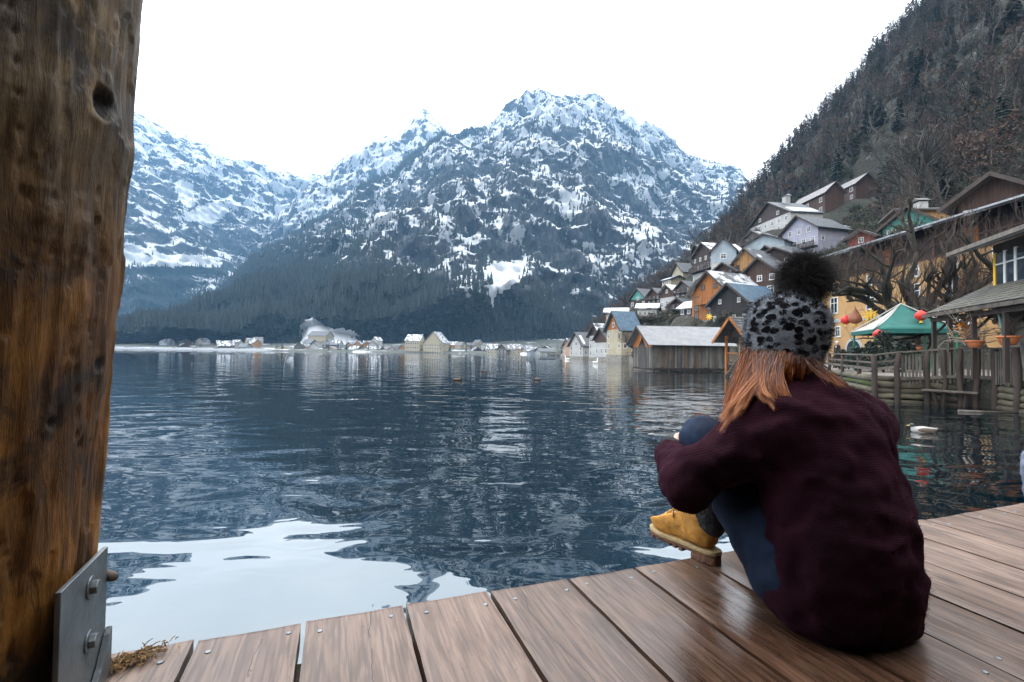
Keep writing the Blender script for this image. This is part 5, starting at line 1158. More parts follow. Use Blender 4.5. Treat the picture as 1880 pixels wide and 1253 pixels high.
# ------------------------------------------------------------------ big post, with unseen shelter roof and walls added for shade
def post_mat():
    m, nt, b = newmat('peeled_trunk')
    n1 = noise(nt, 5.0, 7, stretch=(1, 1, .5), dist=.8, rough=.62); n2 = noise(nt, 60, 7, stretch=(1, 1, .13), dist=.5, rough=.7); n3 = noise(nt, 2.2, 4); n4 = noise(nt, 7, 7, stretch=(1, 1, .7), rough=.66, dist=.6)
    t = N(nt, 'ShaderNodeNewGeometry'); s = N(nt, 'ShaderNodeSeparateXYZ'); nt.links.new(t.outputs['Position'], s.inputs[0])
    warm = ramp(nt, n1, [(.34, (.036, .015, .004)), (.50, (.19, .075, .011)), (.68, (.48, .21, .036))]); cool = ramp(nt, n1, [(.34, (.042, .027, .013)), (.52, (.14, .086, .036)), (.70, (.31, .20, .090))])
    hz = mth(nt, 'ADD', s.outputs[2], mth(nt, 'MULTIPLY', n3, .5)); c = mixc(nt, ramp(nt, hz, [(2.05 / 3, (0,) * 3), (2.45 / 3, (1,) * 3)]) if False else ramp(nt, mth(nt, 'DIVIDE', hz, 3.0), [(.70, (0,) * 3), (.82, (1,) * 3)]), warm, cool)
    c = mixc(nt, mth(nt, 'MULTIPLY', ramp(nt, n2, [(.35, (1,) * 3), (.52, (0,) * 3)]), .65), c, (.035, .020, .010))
    c = mixc(nt, mth(nt, 'MULTIPLY', ramp(nt, n4, [(.48, (0,) * 3), (.60, (1,) * 3)]), .9), c, (.020, .013, .008))  # dark stains, spread wider so they partly stand in for shade on the post
    k = N(nt, 'ShaderNodeAttribute', attribute_name='knot'); c = mixc(nt, k.outputs['Fac'], c, (.010, .007, .006))
    nt.links.new(c, b.inputs['Base Color']); b.inputs['Roughness'].default_value = .62
    nt.links.new(bump(nt, mth(nt, 'ADD', n2, mth(nt, 'MULTIPLY', n4, .7)), 1.0, .010), b.inputs['Normal']); return m
pb, pt_ = np.array([-.931, .784, 1.42]), np.array([-.905, .818, 2.48]); ax_ = (pt_ - pb) / (pt_[2] - pb[2])
sh = empty('timber_shelter', pb + ax_ * (DECK - pb[2]), 0, 'thick knotted round timber post with bolted steel plate at the left, with an unseen shelter roof and walls added', 'shelter')
na, nh = 240, 420; an = np.linspace(0, 2 * np.pi, na, endpoint=False)[None]; zz = np.linspace(DECK - .02, 2.75, nh)[:, None]
cx = pb[0] + ax_[0] * (zz - pb[2]); cyy = pb[1] + ax_[1] * (zz - pb[2]); rr = .2 + 0 * an + .008 * fbm(np.cos(an) * 1.2, np.sin(an) * 1.2, zz * 1.6, 3) + .006 * (ridged(np.cos(an) * 4, np.sin(an) * 4, zz * 1.1, 3) - .5) * .5 + .0025 * fbm(np.cos(an) * 16, np.sin(an) * 16, zz * 3.2, 3)
chip = fbm(np.cos(an) * 3.2 + 4, np.sin(an) * 3.2, zz * 2.4, 3); rr = rr - .004 * sstep(.08, .12, chip) - .0025 * sstep(.25, .30, fbm(np.cos(an) * 7, np.sin(an) * 7 + 3, zz * 2.2, 2))
rr = rr - .006 * np.exp(-((fbm(np.cos(an) * 2.2 + 9, np.sin(an) * 2.2, zz * .9, 2)) / .012) ** 2)
rr = rr + .007 * np.exp(-((zz - 2.23) / .06) ** 2)
knot = 0 * rr
for (kpx, kpy, ks, kd) in ((190, 190, .019, .016), (96, 778, .008, .007), (184, 668, .010, .004), (150, 890, .006, .003), (228, 300, .035, -.007), (120, 420, .045, -.006), (150, 560, .03, -.005)):
    dirv = P(kpx, kpy, 1.0) - CAMP; best = None        # nearest surface point to the sight line
    SX, SY, SZ = cx + rr * np.cos(an), cyy + rr * np.sin(an), zz + 0 * an; q = np.stack([SX, SY, SZ - CAMH], -1); u = dirv / np.linalg.norm(dirv); tt = q @ u; dd = np.linalg.norm(q - tt[..., None] * u, axis=-1) + (tt > np.hypot(pb[0], pb[1])) * 9
    i0 = np.unravel_index(np.argmin(dd), dd.shape); c0 = np.array([SX[i0], SY[i0], SZ[i0]]); D = (1 + .30 * pn(SX * 60, SY * 60, SZ * 45)) * np.sqrt((SX - c0[0]) ** 2 + (SY - c0[1]) ** 2 + ((SZ - c0[2]) * .8) ** 2)
    rr = rr - kd * np.exp(-(D / ks) ** 4) + (.22 * kd * np.exp(-((D - ks * 1.5) / (ks * .7)) ** 2) if kd > 0 else 0)
    if kd > .002: knot = np.maximum(knot, np.exp(-(D / (ks * 1.02)) ** 6))
V = np.stack([cx + rr * np.cos(an), cyy + rr * np.sin(an), zz + 0 * an], -1).reshape(-1, 3) - np.array(sh.location); idx = np.arange(na * nh).reshape(nh, na); nx_ = np.roll(idx, -1, 1)
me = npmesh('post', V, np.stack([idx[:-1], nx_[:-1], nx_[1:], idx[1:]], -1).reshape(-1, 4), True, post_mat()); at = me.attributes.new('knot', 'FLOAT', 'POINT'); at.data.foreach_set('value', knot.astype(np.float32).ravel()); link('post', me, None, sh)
Tp, Lp = np.array([-.771, .919]), np.array([-.697, .745]); pd = (Lp - Tp) / np.linalg.norm(Lp - Tp); pw = np.linalg.norm(Lp - Tp); nn_ = np.array([-pd[1], pd[0]]); nn_ = nn_ if nn_ @ (-Tp) > 0 else -nn_
pe = rel(sh, (*Tp, 0)); z0, z1 = DECK + .002 - sh.location[2], 1.470 - sh.location[2]
m = MB(); c4 = [(*(pe[:2]), z0), (*(pe[:2] + pd * pw), z0), (*(pe[:2] + pd * pw), z1), (*(pe[:2]), z1)]
plate = bevel(m.poly(c4, (*(nn_ * .008), 0)).build('steel_plate', STEEL, sh), .0012, 2)
for zc in (1.428, 1.335):
    c = np.array([*(pe[:2] + pd * pw * .42 + nn_ * .008), zc - sh.location[2]]); n3 = np.array([*nn_, 0]); t3 = np.array([*pd, 0]); up = np.array([0, 0, 1.0]); r = .0125
    for rad, a0, a1, sg, nm in ((.019, 0, .003, 20, 'washer'), (r, .003, .013, 6, 'bolt_head')):
        V = [c + n3 * h + t3 * rad * math.cos(2 * math.pi * k / sg + .3) + up * rad * math.sin(2 * math.pi * k / sg + .3) for h in (a0, a1) for k in range(sg)]
        F = [(k, (k + 1) % sg, sg + (k + 1) % sg, sg + k) for k in range(sg)] + [tuple(range(sg))[::-1], tuple(range(sg, 2 * sg))]
        bevel(MB().add(V, F).build(nm, STEEL, plate), .001, 2)
gs = [pe + np.array([*(pd * pw * .02 + nn_ * .010), 0]) * 1.0 for _ in range(1)]; g0 = np.array([*(pe[:2] + nn_ * .009), z0]); ar = [g0 + np.array([*(pd * x), zv]) for x, zv in ((.001, 0), (.10, 0), (.075, .014), (.05, .035), (.03, .058), (.014, .078), (.001, .088))]
bevel(MB().poly(ar, (*(nn_ * .010), 0)).build('gusset', STEEL, sh), .001)
st0 = rel(sh, P(203, 1058, .93)); MB().tube([st0 + (-.03, .01, .004), st0, st0 + (.012, -.004, -.001)], [.008, .010, .007], 10).build('branch_stub', OLDWOOD, sh, True)
so_ = np.array(sh.location)
MB().slab([tuple(np.array(p) - so_) for p in ((-3.2, .55, 2.72), (-3.2, -4.5, 3.7), (6.5, -4.5, 3.7), (6.5, .55, 2.72))], .12).build('roof', W_DARK, sh)  # unseen roof put overhead to darken the sitter's back
MB().bar(np.array((-3.2, .35, 2.62)) - so_, np.array((6.5, .35, 2.62)) - so_, .16, .2).build('eaves_beam', W_DARK, sh)
MB().box(tuple(np.array((-3.2, -3.4, -1)) - so_), tuple(np.array((6.5, -3.25, 3.6)) - so_)).build('back_wall', W_BROWN, sh)  # unseen back wall, added to keep light off the sitter
MB().box(tuple(np.array((-1.65, -3.24, -1)) - so_), tuple(np.array((-1.5, .78, 2.6)) - so_)).build('side_shade_wall', W_BROWN, sh)  # unseen wall added to block light reaching the post from the left
MB().box(tuple(np.array((4.6, -3.24, -1)) - so_), tuple(np.array((4.75, -.6, 2.9)) - so_)).build('side_shade_wall', W_BROWN, sh)  # unseen wall added to block light from behind on the right
fr = empty('dry_needle_litter', G(225, 1218, DECK + .004), 0, 'little heap of dry brown needles and fibres beside the steel plate', 'litter'); m = MB(); rg = random.Random(3); MM = [MB(), MB()]
for k in range(420):
    p = np.array([rg.gauss(0, .026), rg.gauss(0, .016), abs(rg.gauss(0, .003)) + .001]); p[1] += p[0] * .75; a = rg.uniform(0, 6.28); d = np.array([math.cos(a), math.sin(a), rg.gauss(0, .25)]) * rg.uniform(.006, .018); q = p + d; q[2] = max(q[2], .001)
    MM[k % 2].tube([p, (p + q) / 2 + (0, 0, .002), q], [.0011, .0013, .0007], 4, False)
MM[0].build('needles', simple('dry_needles', (.25, .14, .05), .8, .3, 30, 0), fr); MM[1].build('fibres', simple('dry_fibres', (.13, .075, .03), .8, .3, 30, 0), fr)
# ------------------------------------------------------------------ birds on the water
def bird(name, loc, rz, size, label, body, head, wing, billc, cat, neck=0.0, group=None):
    e = empty(name, loc, rz, label, cat, group); s = SDF((-.5, -.25, -.2), (.5, .25, .6), .016)
    s.ell((0, 0, .045), (.23, .12, .105), .04); s.cone((-.18, 0, .06), (-.30, 0, .10), .06, .025, .05)
    hx, hz = .23, .17 + neck
    s.cone((.18, 0, .06), (hx - .02, 0, hz - .05), .055, .038, .05)
    link('body', s.mesh('body', body, 2), None, e)
    h = SDF((0, -.12, 0), (.45, .12, .6), .010); h.ell((hx, 0, hz), (.052, .040, .042), .02); h.cone((hx - .02, 0, hz), (hx - .03, 0, hz - .06), .038, .040, .02); link('head', h.mesh('head', head, 1), None, e)
    b = SDF((.15, -.08, 0), (.45, .08, .6), .008); b.cone((hx + .04, 0, hz - .008), (hx + .105, 0, hz - .022), .016, .013, .01); link('bill', b.mesh('bill', billc, 1), None, e)
    for sd_ in (-1, 1):
        w_ = SDF((-.4, -.25, -.1), (.3, .25, .3), .014); w_.ell((-.04, sd_ * .095, .06), (.19, .035, .062), .02); w_.cone((-.18, sd_ * .08, .075), (-.29, sd_ * .03, .10), .03, .012, .03); link('wing', w_.mesh('wing', wing, 1), None, e)
    e.scale = (size,) * 3; return e
DW = simple('duck_white_grey', (.30, .285, .27), .7, .2, 30, 0); DG = simple('duck_green_head', (.008, .030, .022), .3, .3, 30, 0); DB = simple('duck_brown', (.085, .060, .042), .7, .4, 40, 0); DY = simple('duck_bill', (.42, .28, .04), .4, .2, 30, 0); DK = simple('coot_black', (.012, .012, .014), .6, .3, 30, 0); SWN = simple('swan_white', (.7, .7, .68), .7, .1, 30, 0)
bird('mallard_duck', G(1694, 794, 0), R(165), 1.0, 'grey and white drake with dark green head swimming right of the seated woman', DW, DG, DB, DY, 'duck')
bird('duck', G(840, 699, 0), R(20), 1.15, 'dark duck nearest the middle of the lake', DK, DK, DB, DY, 'duck'); bird('duck', G(889, 683, 0), R(190), 1.0, 'dark duck farther out, right of the middle duck', DK, DK, DB, DY, 'duck'); bird('duck', G(986, 698, 0), R(160), 1.0, 'dark duck swimming below the far mist', DK, DK, DB, DY, 'duck')
bird('swan', G(1041, 660.5, 0), R(150), 2.6, 'white swan near the far shore row', SWN, SWN, SWN, DY, 'swan', .25); bird('swan', G(1093, 667, 0), R(20), 2.2, 'white swan in front of the white shore houses', SWN, SWN, SWN, DY, 'swan', .25)
# ------------------------------------------------------------------ people
def wool_mat():
    m, nt, b = newmat('plum_wool')
    n1 = noise(nt, 9, 5); n2 = noise(nt, 420, 3); t = N(nt, 'ShaderNodeTexCoord'); wv = N(nt, 'ShaderNodeTexWave'); wv.inputs['Scale'].default_value = 100; wv.inputs['Distortion'].default_value = 2.5; wv.inputs['Detail'].default_value = 2; wv.bands_direction = 'Z'; nt.links.new(t.outputs['Object'], wv.inputs[0])
    c = ramp(nt, n1, [(.3, (.0060, .0010, .0024)), (.7, (.0165, .0024, .0060))]); c = mixc(nt, mth(nt, 'MULTIPLY', n2, .5), c, (.003, .001, .002)); nt.links.new(c, b.inputs['Base Color'])
    b.inputs['Roughness'].default_value = .95; b.inputs['Sheen Weight'].default_value = .14; b.inputs['Sheen Tint'].default_value = (.62, .15, .32, 1); b.inputs['Sheen Roughness'].default_value = .5; b.inputs['Specular IOR Level'].default_value = .1
    nt.links.new(bump(nt, mth(nt, 'ADD', mth(nt, 'MULTIPLY', wv.outputs['Fac'], .22), n2), .9, .005), b.inputs['Normal']); return m
def denim_mat(name, a, c_):
    m, nt, b = newmat(name); n1 = noise(nt, 14, 5); n2 = noise(nt, 600, 2)
    c = ramp(nt, n1, [(.3, a), (.72, c_)]); nt.links.new(mixc(nt, mth(nt, 'MULTIPLY', n2, .35), c, tuple(x * .5 for x in a)), b.inputs['Base Color']); b.inputs['Roughness'].default_value = .85; b.inputs['Specular IOR Level'].default_value = .2
    nt.links.new(bump(nt, n2, .4, .001), b.inputs['Normal']); return m
def leopard_mat():
    m, nt, b = newmat('leopard_knit'); t = N(nt, 'ShaderNodeTexCoord'); nz_ = N(nt, 'ShaderNodeTexNoise'); nz_.inputs['Scale'].default_value = 34; nz_.inputs['Detail'].default_value = 3
    nt.links.new(t.outputs['Object'], nz_.inputs[0]); ad = N(nt, 'ShaderNodeVectorMath', operation='MULTIPLY_ADD'); nt.links.new(nz_.outputs['Color'], ad.inputs[0]); ad.inputs[1].default_value = (.022,) * 3; nt.links.new(t.outputs['Object'], ad.inputs[2])
    mp = N(nt, 'ShaderNodeMapping'); mp.inputs['Scale'].default_value = (1, 1, 1.45); nt.links.new(ad.outputs[0], mp.inputs[0])
    vo = N(nt, 'ShaderNodeTexVoronoi'); vo.inputs['Scale'].default_value = 38; nt.links.new(mp.outputs[0], vo.inputs[0]); vo.inputs['Randomness'].default_value = .85
    sp = ramp(nt, mth(nt, 'ADD', vo.outputs['Distance'], mth(nt, 'MULTIPLY', nz_.outputs[0], .16)), [(.54, (1,) * 3), (.62, (0,) * 3)])
    n2 = noise(nt, 300, 3); base = ramp(nt, n2, [(.3, (.15, .165, .19)), (.7, (.42, .45, .49))]); c = mixc(nt, sp, base, (.010, .009, .013)); nt.links.new(c, b.inputs['Base Color'])
    b.inputs['Roughness'].default_value = .95; b.inputs['Specular IOR Level'].default_value = .1
    nt.links.new(bump(nt, n2, .9, .004), b.inputs['Normal']); return m
WOOL = wool_mat(); DENIM = denim_mat('navy_denim', (.004, .009, .022), (.013, .027, .060)); DENIML = denim_mat('pale_denim', (.13, .16, .22), (.28, .33, .40)); LEO = leopard_mat()
def skin_mat():
    m, nt, b = newmat('skin'); nt.links.new(ramp(nt, noise(nt, 30, 4), [(.3, (.46, .27, .20)), (.7, (.58, .37, .29))]), b.inputs['Base Color']); b.inputs['Roughness'].default_value = .5; b.inputs['Subsurface Weight'].default_value = .1; b.inputs['Subsurface Radius'].default_value = (.01, .004, .002); return m
SKIN = skin_mat()
FURB = simple('black_fur', (.012, .010, .011), .7, .5, 40, 0); TAN = simple('tan_nubuck', (.46, .205, .026), .7, .38, 22, .25, 220); SOLE = simple('welt_cream', (.42, .30, .14), .7, .2, 30, .3, 90); GUM = simple('gum_heel', (.14, .060, .030), .7, .3, 25, .4, 60); LACE = simple('lace_yellow', (.50, .27, .06), .8, .3, 60, 0); SOCK = simple('charcoal_sock', (.035, .035, .038), .95, .5, 60, .8, 120); GLOVE = simple('black_knit_glove', (.012, .012, .014), .95, .4, 60, .6, 200)
def hair_mat():
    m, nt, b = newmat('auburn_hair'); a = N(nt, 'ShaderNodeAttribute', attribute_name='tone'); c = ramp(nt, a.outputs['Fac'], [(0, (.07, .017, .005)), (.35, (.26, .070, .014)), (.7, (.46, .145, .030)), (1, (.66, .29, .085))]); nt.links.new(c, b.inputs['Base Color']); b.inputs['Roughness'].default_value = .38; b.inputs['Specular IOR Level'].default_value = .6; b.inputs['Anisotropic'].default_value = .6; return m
HAIR = hair_mat()
def strands(name, curves, w0, w1, mat, parent, tones=None, seed=0):
    """thin ribbons along given poly-lines (n,k,3), all in one mesh"""
    C = np.asarray(curves, float); n, k, _ = C.shape; rng = np.random.default_rng(seed)
    T = np.gradient(C, axis=1); T /= np.linalg.norm(T, axis=2)[..., None] + 1e-9; ref = rng.normal(size=(n, 1, 3)); S = np.cross(T, ref); S /= np.linalg.norm(S, axis=2)[..., None] + 1e-9
    wd = (w0 + (w1 - w0) * np.linspace(0, 1, k))[None, :, None] * rng.uniform(.7, 1.3, (n, 1, 1)); S2 = np.cross(T, S)
    A = C + S * wd * .5; B = C - S * wd * .25 + S2 * wd * .43; D = C - S * wd * .25 - S2 * wd * .43
    V = np.stack([A, B, D], 2).reshape(-1, 3); base = (np.arange(n) * k * 3)[:, None, None] + (np.arange(k - 1) * 3)[None, :, None]
    F = np.concatenate([np.concatenate([base + a, base + b_, base + b_ + 3, base + a + 3], 2).reshape(-1, 4) for a, b_ in ((0, 1), (1, 2), (2, 0))])
    me = npmesh(name, V, F, True, mat)
    if tones is not None:
        at = me.attributes.new('tone', 'FLOAT', 'POINT'); at.data.foreach_set('value', np.repeat(np.clip(tones, 0, 1).astype(np.float32).reshape(-1), 3))
    return link(name, me, None, parent)
def bez(p0, p1, p2, p3, k):
    t = np.linspace(0, 1, k)[None, :, None]; p0, p1, p2, p3 = [np.asarray(p)[:, None, :] for p in (p0, p1, p2, p3)]
    return p0 * (1 - t) ** 3 + 3 * p1 * t * (1 - t) ** 2 + 3 * p2 * t ** 2 * (1 - t) + p3 * t ** 3
def boot(parent, heel, ang, pitch=0.0, name='boot'):
    """ankle boot, heel at the origin, toe along +x"""
    e = empty(name, heel, ang, parent=parent); e.rotation_euler = (0, pitch, ang)
    s = SDF((-.07, -.08, .01), (.29, .08, .24), .004)
    s.ell((.205, 0, .074), (.062, .050, .054), .03).cone((.03, 0, .070), (.16, 0, .068), .040, .045, .03).cone((.045, 0, .09), (.035, 0, .175), .044, .046, .03).cone((.07, 0, .135), (.185, 0, .080), .038, .036, .03).cone((.012, 0, .07), (.012, 0, .13), .034, .036, .02)
    s.cut((0, 0, .030), (0, 0, -1)); s.cut((.03, 0, .163), (.45, 0, 1)); s.wobble(.0035, 30, 2.0, 2)
    up = link('upper', s.mesh('upper', TAN, 2), None, e)
    def outline(g=0.0, x0=-.035, x1=.262):
        pts = []
        for t in np.linspace(0, 2 * math.pi, 44, endpoint=False):
            cx_ = (x0 + x1) / 2 + math.cos(t) * ((x1 - x0) / 2 + g); u = (cx_ - x0) / (x1 - x0); hw = (.037 + .016 * sstep(.35, .75, np.array(u))) + g; pts.append((cx_, float(np.sign(math.sin(t)) * abs(math.sin(t)) ** .62 * hw)))
        return pts
    bevel(MB().poly([(x, y, .020) for x, y in outline(.004)], (0, 0, .014)).build('welt', SOLE, e, False), .003, 2)
    bevel(MB().poly([(x, y, .010) for x, y in outline(.002)], (0, 0, .0099)).build('outsole', GUM, e, False), .002, 1)
    hp = [(x, y) for x, y in outline(.002) if x < .055]; hp = sorted([p for p in hp if p[1] >= 0]) + sorted([p for p in hp if p[1] < 0], reverse=True)
    bevel(MB().poly([(x, y, -.012) for x, y in hp], (0, 0, .0218)).build('heel_block', GUM, e), .002, 1)
    for k in range(6): MB().box((.085 + .028 * k, -.042, -.0005), (.100 + .028 * k, .042, .0105)).build('lug', GUM, e)
    cl = [(.030 + .050 * math.cos(t), .049 * math.sin(t), .160 - .012 * math.cos(t) * 1.6) for t in np.linspace(0, 2 * math.pi, 25)]; MB().tube(cl, .009, 8).build('collar', GUM, e, True)
    m = MB()
    for k in range(5):
        x, z = .092 + .021 * k, .156 - .0155 * k
        m.tube([(x - .01, -.030, z - .012), (x, -.012, z + .004), (x + .012, .014, z + .003), (x + .018, .030, z - .012)], .0030, 6); m.tube([(x - .01, .030, z - .012), (x, .012, z + .0055), (x + .012, -.014, z + .0045), (x + .018, -.030, z - .012)], .0030, 6)
    for sg in (-1, 1):
        m.tube([(.085, 0, .170), (.085 + .01, sg * .020, .196), (.095, sg * .042, .190), (.10, sg * .045, .170), (.092, sg * .022, .168), (.086, 0, .170)], .0028, 6); m.tube([(.085, 0, .170), (.11, sg * .025, .168), (.125, sg * .040, .135), (.12, sg * .047, .105)], .0025, 6)
    m.build('laces', LACE, e, True)
    s = MB(); s.tube([(.036, 0, .145), (.032, 0, .20), (.028, 0, .235)], [.043, .046, .044], 18); s.build('sock', SOCK, e, True)
    m = MB()
    for sg in (-1, 1): m.tube([(.005, sg * .0415, .045), (.05, sg * .049, .060), (.075, sg * .048, .085), (.085, sg * .043, .12)], .0012, 5); m.tube([(.17, sg * .052, .045), (.155, sg * .047, .075), (.145, sg * .036, .10)], .0012, 5)
    m.build('stitching', LACE, up, True)
    return e
def seated(origin, rz, label, jeans, top, hat=True, boots=True):
    """someone sitting on the deck, knees drawn up, arms round the shins; built about a local origin"""
    e = empty('person', origin, rz, label, 'person'); O = np.array([.79, 1.15, 0])
    p = lambda *a: np.array(a, float) - O
    pel, che, nkb = p(.775, 1.15, .12), p(.775, 1.215, .42), p(.762, 1.245, .53)
    Ls, Rs = p(.655, 1.175, .448), p(.888, 1.260, .445); Le, Lw = p(.440, 1.225, .298), p(.478, 1.415, .330); Re, Rw = p(.985, 1.40, .27), p(.83, 1.60, .325)
    Lh, Lk, La = p(.675, 1.14, .105), p(.560, 1.395, .372), p(.607, 1.462, .13); Rh, Rk, Ra = p(.85, 1.19, .105), p(.770, 1.470, .375), p(.815, 1.535, .13)
    hd = p(.740, 1.295, .648); fd = np.array([-.58, .81, 0]); sdv = np.array([.81, .58, 0]); uz = np.array([0, 0, 1.0])
    # body
    b = SDF((-.46, -.30, 0), (.40, .60, .90), .0062)
    b.cone(pel, che, .125, .115, .05).cone(che, nkb, .10, .05, .04).cone(nkb, hd - uz * .05, .048, .045, .03)
    for S, E, W, Hh, K, A in ((Ls, Le, Lw, Lh, Lk, La), (Rs, Re, Rw, Rh, Rk, Ra)):
        b.cone(che + (S - che) * .5, S, .07, .055, .04).cone(S, E, .048, .038, .02).cone(E, W, .037, .025, .02).cone(Hh, K, .078, .052, .03).cone(K, A, .05, .033, .02).cone(A, A + fd * .09 - uz * .07, .03, .02, .02)
    b.ell(hd + uz * .025, (.073, .088, .095), .02, math.atan2(fd[1], fd[0]) - math.pi / 2).cone(hd + fd * .03 - uz * .05, hd + fd * .06 - uz * .085, .055, .03, .03)
    b.cone(hd + fd * .090 + uz * .02, hd + fd * .108 - uz * .022, .010, .014, .012)                                   # nose
    for sg in (-1, 1):
        b.ell(hd + sdv * sg * .078 - fd * .005 - uz * .005, (.012, .02, .032), .008, math.atan2(fd[1], fd[0]) - math.pi / 2)     # ears
        b.cone(hd + fd * .080 + sdv * sg * .015 + uz * .032, hd + fd * .068 + sdv * sg * .048 + uz * .034, .012, .010, .012)     # brow
    b.cone(hd + fd * .088 - sdv * .018 - uz * .050, hd + fd * .088 + sdv * .018 - uz * .050, .008, .008, .006)         # lips
    # hands: palms laid across the shins, four bent fingers and a thumb each
    for W, dirx, upv in ((Lw, np.array([.50, .86, -.05]), 1), (Rw, np.array([-.97, .10, -.05]), 1)):
        d = dirx / np.linalg.norm(dirx); cur = np.array([.93, .36, 0]) if W is Lw else np.array([-.85, -.52, 0]); pm = W + d * .075
        b.cone(W, pm, .024, .026, .02).cone(pm + uz * .018, pm - uz * .020, .022, .020, .01)
        for j, (zo, ln) in enumerate(((.030, .070), (.010, .078), (-.010, .074), (-.028, .060))):
            a0 = pm + uz * zo; a1 = a0 + (d * .55 + cur * .45) * ln * .45; a2 = a1 + cur * ln * .33; a3 = a2 + (cur * .9 - d * .35) * ln * .28
            b.cone(a0, a1, .0092, .0088, .004).cone(a1, a2, .0088, .0080, .003).cone(a2, a3, .0080, .0070, .003)
        t0 = W + d * .03 + uz * .022; t1 = t0 + d * .030 + uz * .022; b.cone(t0, t1, .012, .0105, .008).cone(t1, t1 + d * .026 + cur * .008 + uz * .004, .0100, .0085, .004)
    link('body', b.mesh('body', SKIN, 1), None, e)
    # jeans
    j = SDF((-.40, -.30, -.01), (.35, .55, .60), .008); j.ell(pel - uz * .02, (.17, .13, .105), .04)
    for Hh, K, A in ((Lh, Lk, La), (Rh, Rk, Ra)): j.cone(Hh, K, .098, .066, .03).cone(K, A + uz * .055, .063, .050, .02)
    j.cut((0, 0, .006), (0, 0, -1)); j.wobble(.005, 17, 3.0, 3); j.crease(.006, 13.0, 5.0); link('jeans', j.mesh('jeans', jeans, 2), None, e)
    so_k = SDF((-.40, .0, -.01), (.30, .60, .60), .007)
    for K, A in ((Lk, La), (Rk, Ra)): so_k.cone(A + (K - A) * .35, A - uz * .02, .046, .043, .01)
    so_k.wobble(.003, 60, 1.0); link('ankle_socks', so_k.mesh('ankle_socks', SOCK, 1), None, e)
    # sweater
    s = SDF((-.50, -.33, -.01), (.42, .55, .72), .0075)
    s.cone(p(.735, 1.130, .145), p(.715, 1.195, .40), .138, .100, .06).cone(p(.790, 1.155, .145), p(.835, 1.245, .39), .140, .100, .06).cone(p(.770, 1.13, .26), p(.775, 1.180, .40), .130, .108, .08).ell(p(.765, 1.125, .07), (.170, .122, .12), .05)
    s.cone(che + uz * .02, nkb - uz * .03, .115, .075, .05).cone(nkb - uz * .03, nkb + uz * .008, .070, .062, .02)
    for S, E, W in ((Ls, Le, Lw), (Rs, Re, Rw)): s.cone(che + (S - che) * .45 + uz * .02, S, .095, .078, .06).cone(S, E, .080, .060, .05).cone(E, W, .064, .044, .04)
    s.cone(p(.885, 1.245, .38), p(.825, 1.175, .16), .085, .112, .05)
    s.cut((0, 0, .004), (0, 0, -1)); s.wobble(.013, 9, 1.0, 3); s.crease(.010, 8.0, 2.0); s.wobble(.004, 26, 4.0, 2)
    sw_me = s.mesh('sweater', top, 2); sw_o = link('sweater', sw_me, None, e)
    cu = SDF((-.45, .1, .15), (.25, .60, .50), .006)
    for W, E in ((Lw, Le), (Rw, Re)): d = (W - E) / np.linalg.norm(W - E); cu.cone(W - d * .012, W + d * .050, .039, .033, .01)
    link('glove', cu.mesh('glove', GLOVE, 1), None, e)
    # fuzz on the wool
    nv = len(sw_me.vertices); co = np.zeros(nv * 3, np.float32); sw_me.vertices.foreach_get('co', co); co = co.reshape(-1, 3); no = np.zeros(nv * 3, np.float32); sw_me.vertices.foreach_get('normal', no); no = no.reshape(-1, 3)
    rng = np.random.default_rng(5); ch = rng.integers(0, nv, 16000); b0 = co[ch] + rng.normal(0, .003, (len(ch), 3)) * (1 - np.abs(no[ch])); dv = no[ch] * rng.uniform(.2, .8, (len(ch), 1)) + rng.normal(0, .7, (len(ch), 3)); b1 = b0 + dv * .0042
    strands('wool_fuzz', np.stack([b0, (b0 + b1) / 2 + rng.normal(0, .001, b0.shape), b1], 1), .0006, .0003, top, sw_o, None, 3)
    if boots:
        a1 = math.atan2(.89, -.46); b1_ = boot(e, p(.603, 1.452, .0108), a1); b2_ = boot(e, p(.83, 1.520, .0108), math.atan2(.94, -.34)); b1_.scale = b2_.scale = (.88, .9, .9)
    # hat
    top_c = hd + uz * .035; axh = np.array([.16, -.02, 1.0]); axh /= np.linalg.norm(axh); u_ = np.cross(axh, [0, 1, 0]); u_ /= np.linalg.norm(u_); v_ = np.cross(axh, u_)
    if hat:
        na, nh = 120, 60; V = []
        for i in range(nh + 1):
            t = i / nh; hgt = -.066 + .172 * t
            prof = np.interp(t, [0, .05, .12, .3, .5, .68, .82, .92, .97, 1], [.092, .095, .094, .099, .101, .096, .080, .054, .032, .004])
            for k in range(na):
                an = 2 * math.pi * k / na; r = prof * (1 + .035 * float(fbm(np.array(math.cos(an) * 1.5), np.array(math.sin(an) * 1.5), np.array(t * 2.5), 3)) + .012 * float(pn(np.array(math.cos(an) * 5), np.array(math.sin(an) * 5), np.array(t * 7)))) * (1 + .02 * math.sin(an * 17) * (t > .85))
                V.append(top_c + axh * (hgt + .006 * float(pn(np.array(math.cos(an) * 2), np.array(math.sin(an) * 2), np.array(3.0)))) + (u_ * math.cos(an) + v_ * math.sin(an)) * r)
        V = np.array(V); idx = np.arange((nh + 1) * na).reshape(nh + 1, na); nx_ = np.roll(idx, -1, 1); F = np.stack([idx[:-1], nx_[:-1], nx_[1:], idx[1:]], -1).reshape(-1, 4)
        if np.cross(V[F[200, 1]] - V[F[200, 0]], V[F[200, 3]] - V[F[200, 0]]) @ (V[F[200, 0]] - top_c) < 0: F = F[:, ::-1].copy()
        hm_ = npmesh('knit_hat', V, F, True, LEO); ho_ = link('knit_hat', hm_, None, e); so = ho_.modifiers.new('thick', 'SOLIDIFY'); so.thickness = .006; so.offset = -1
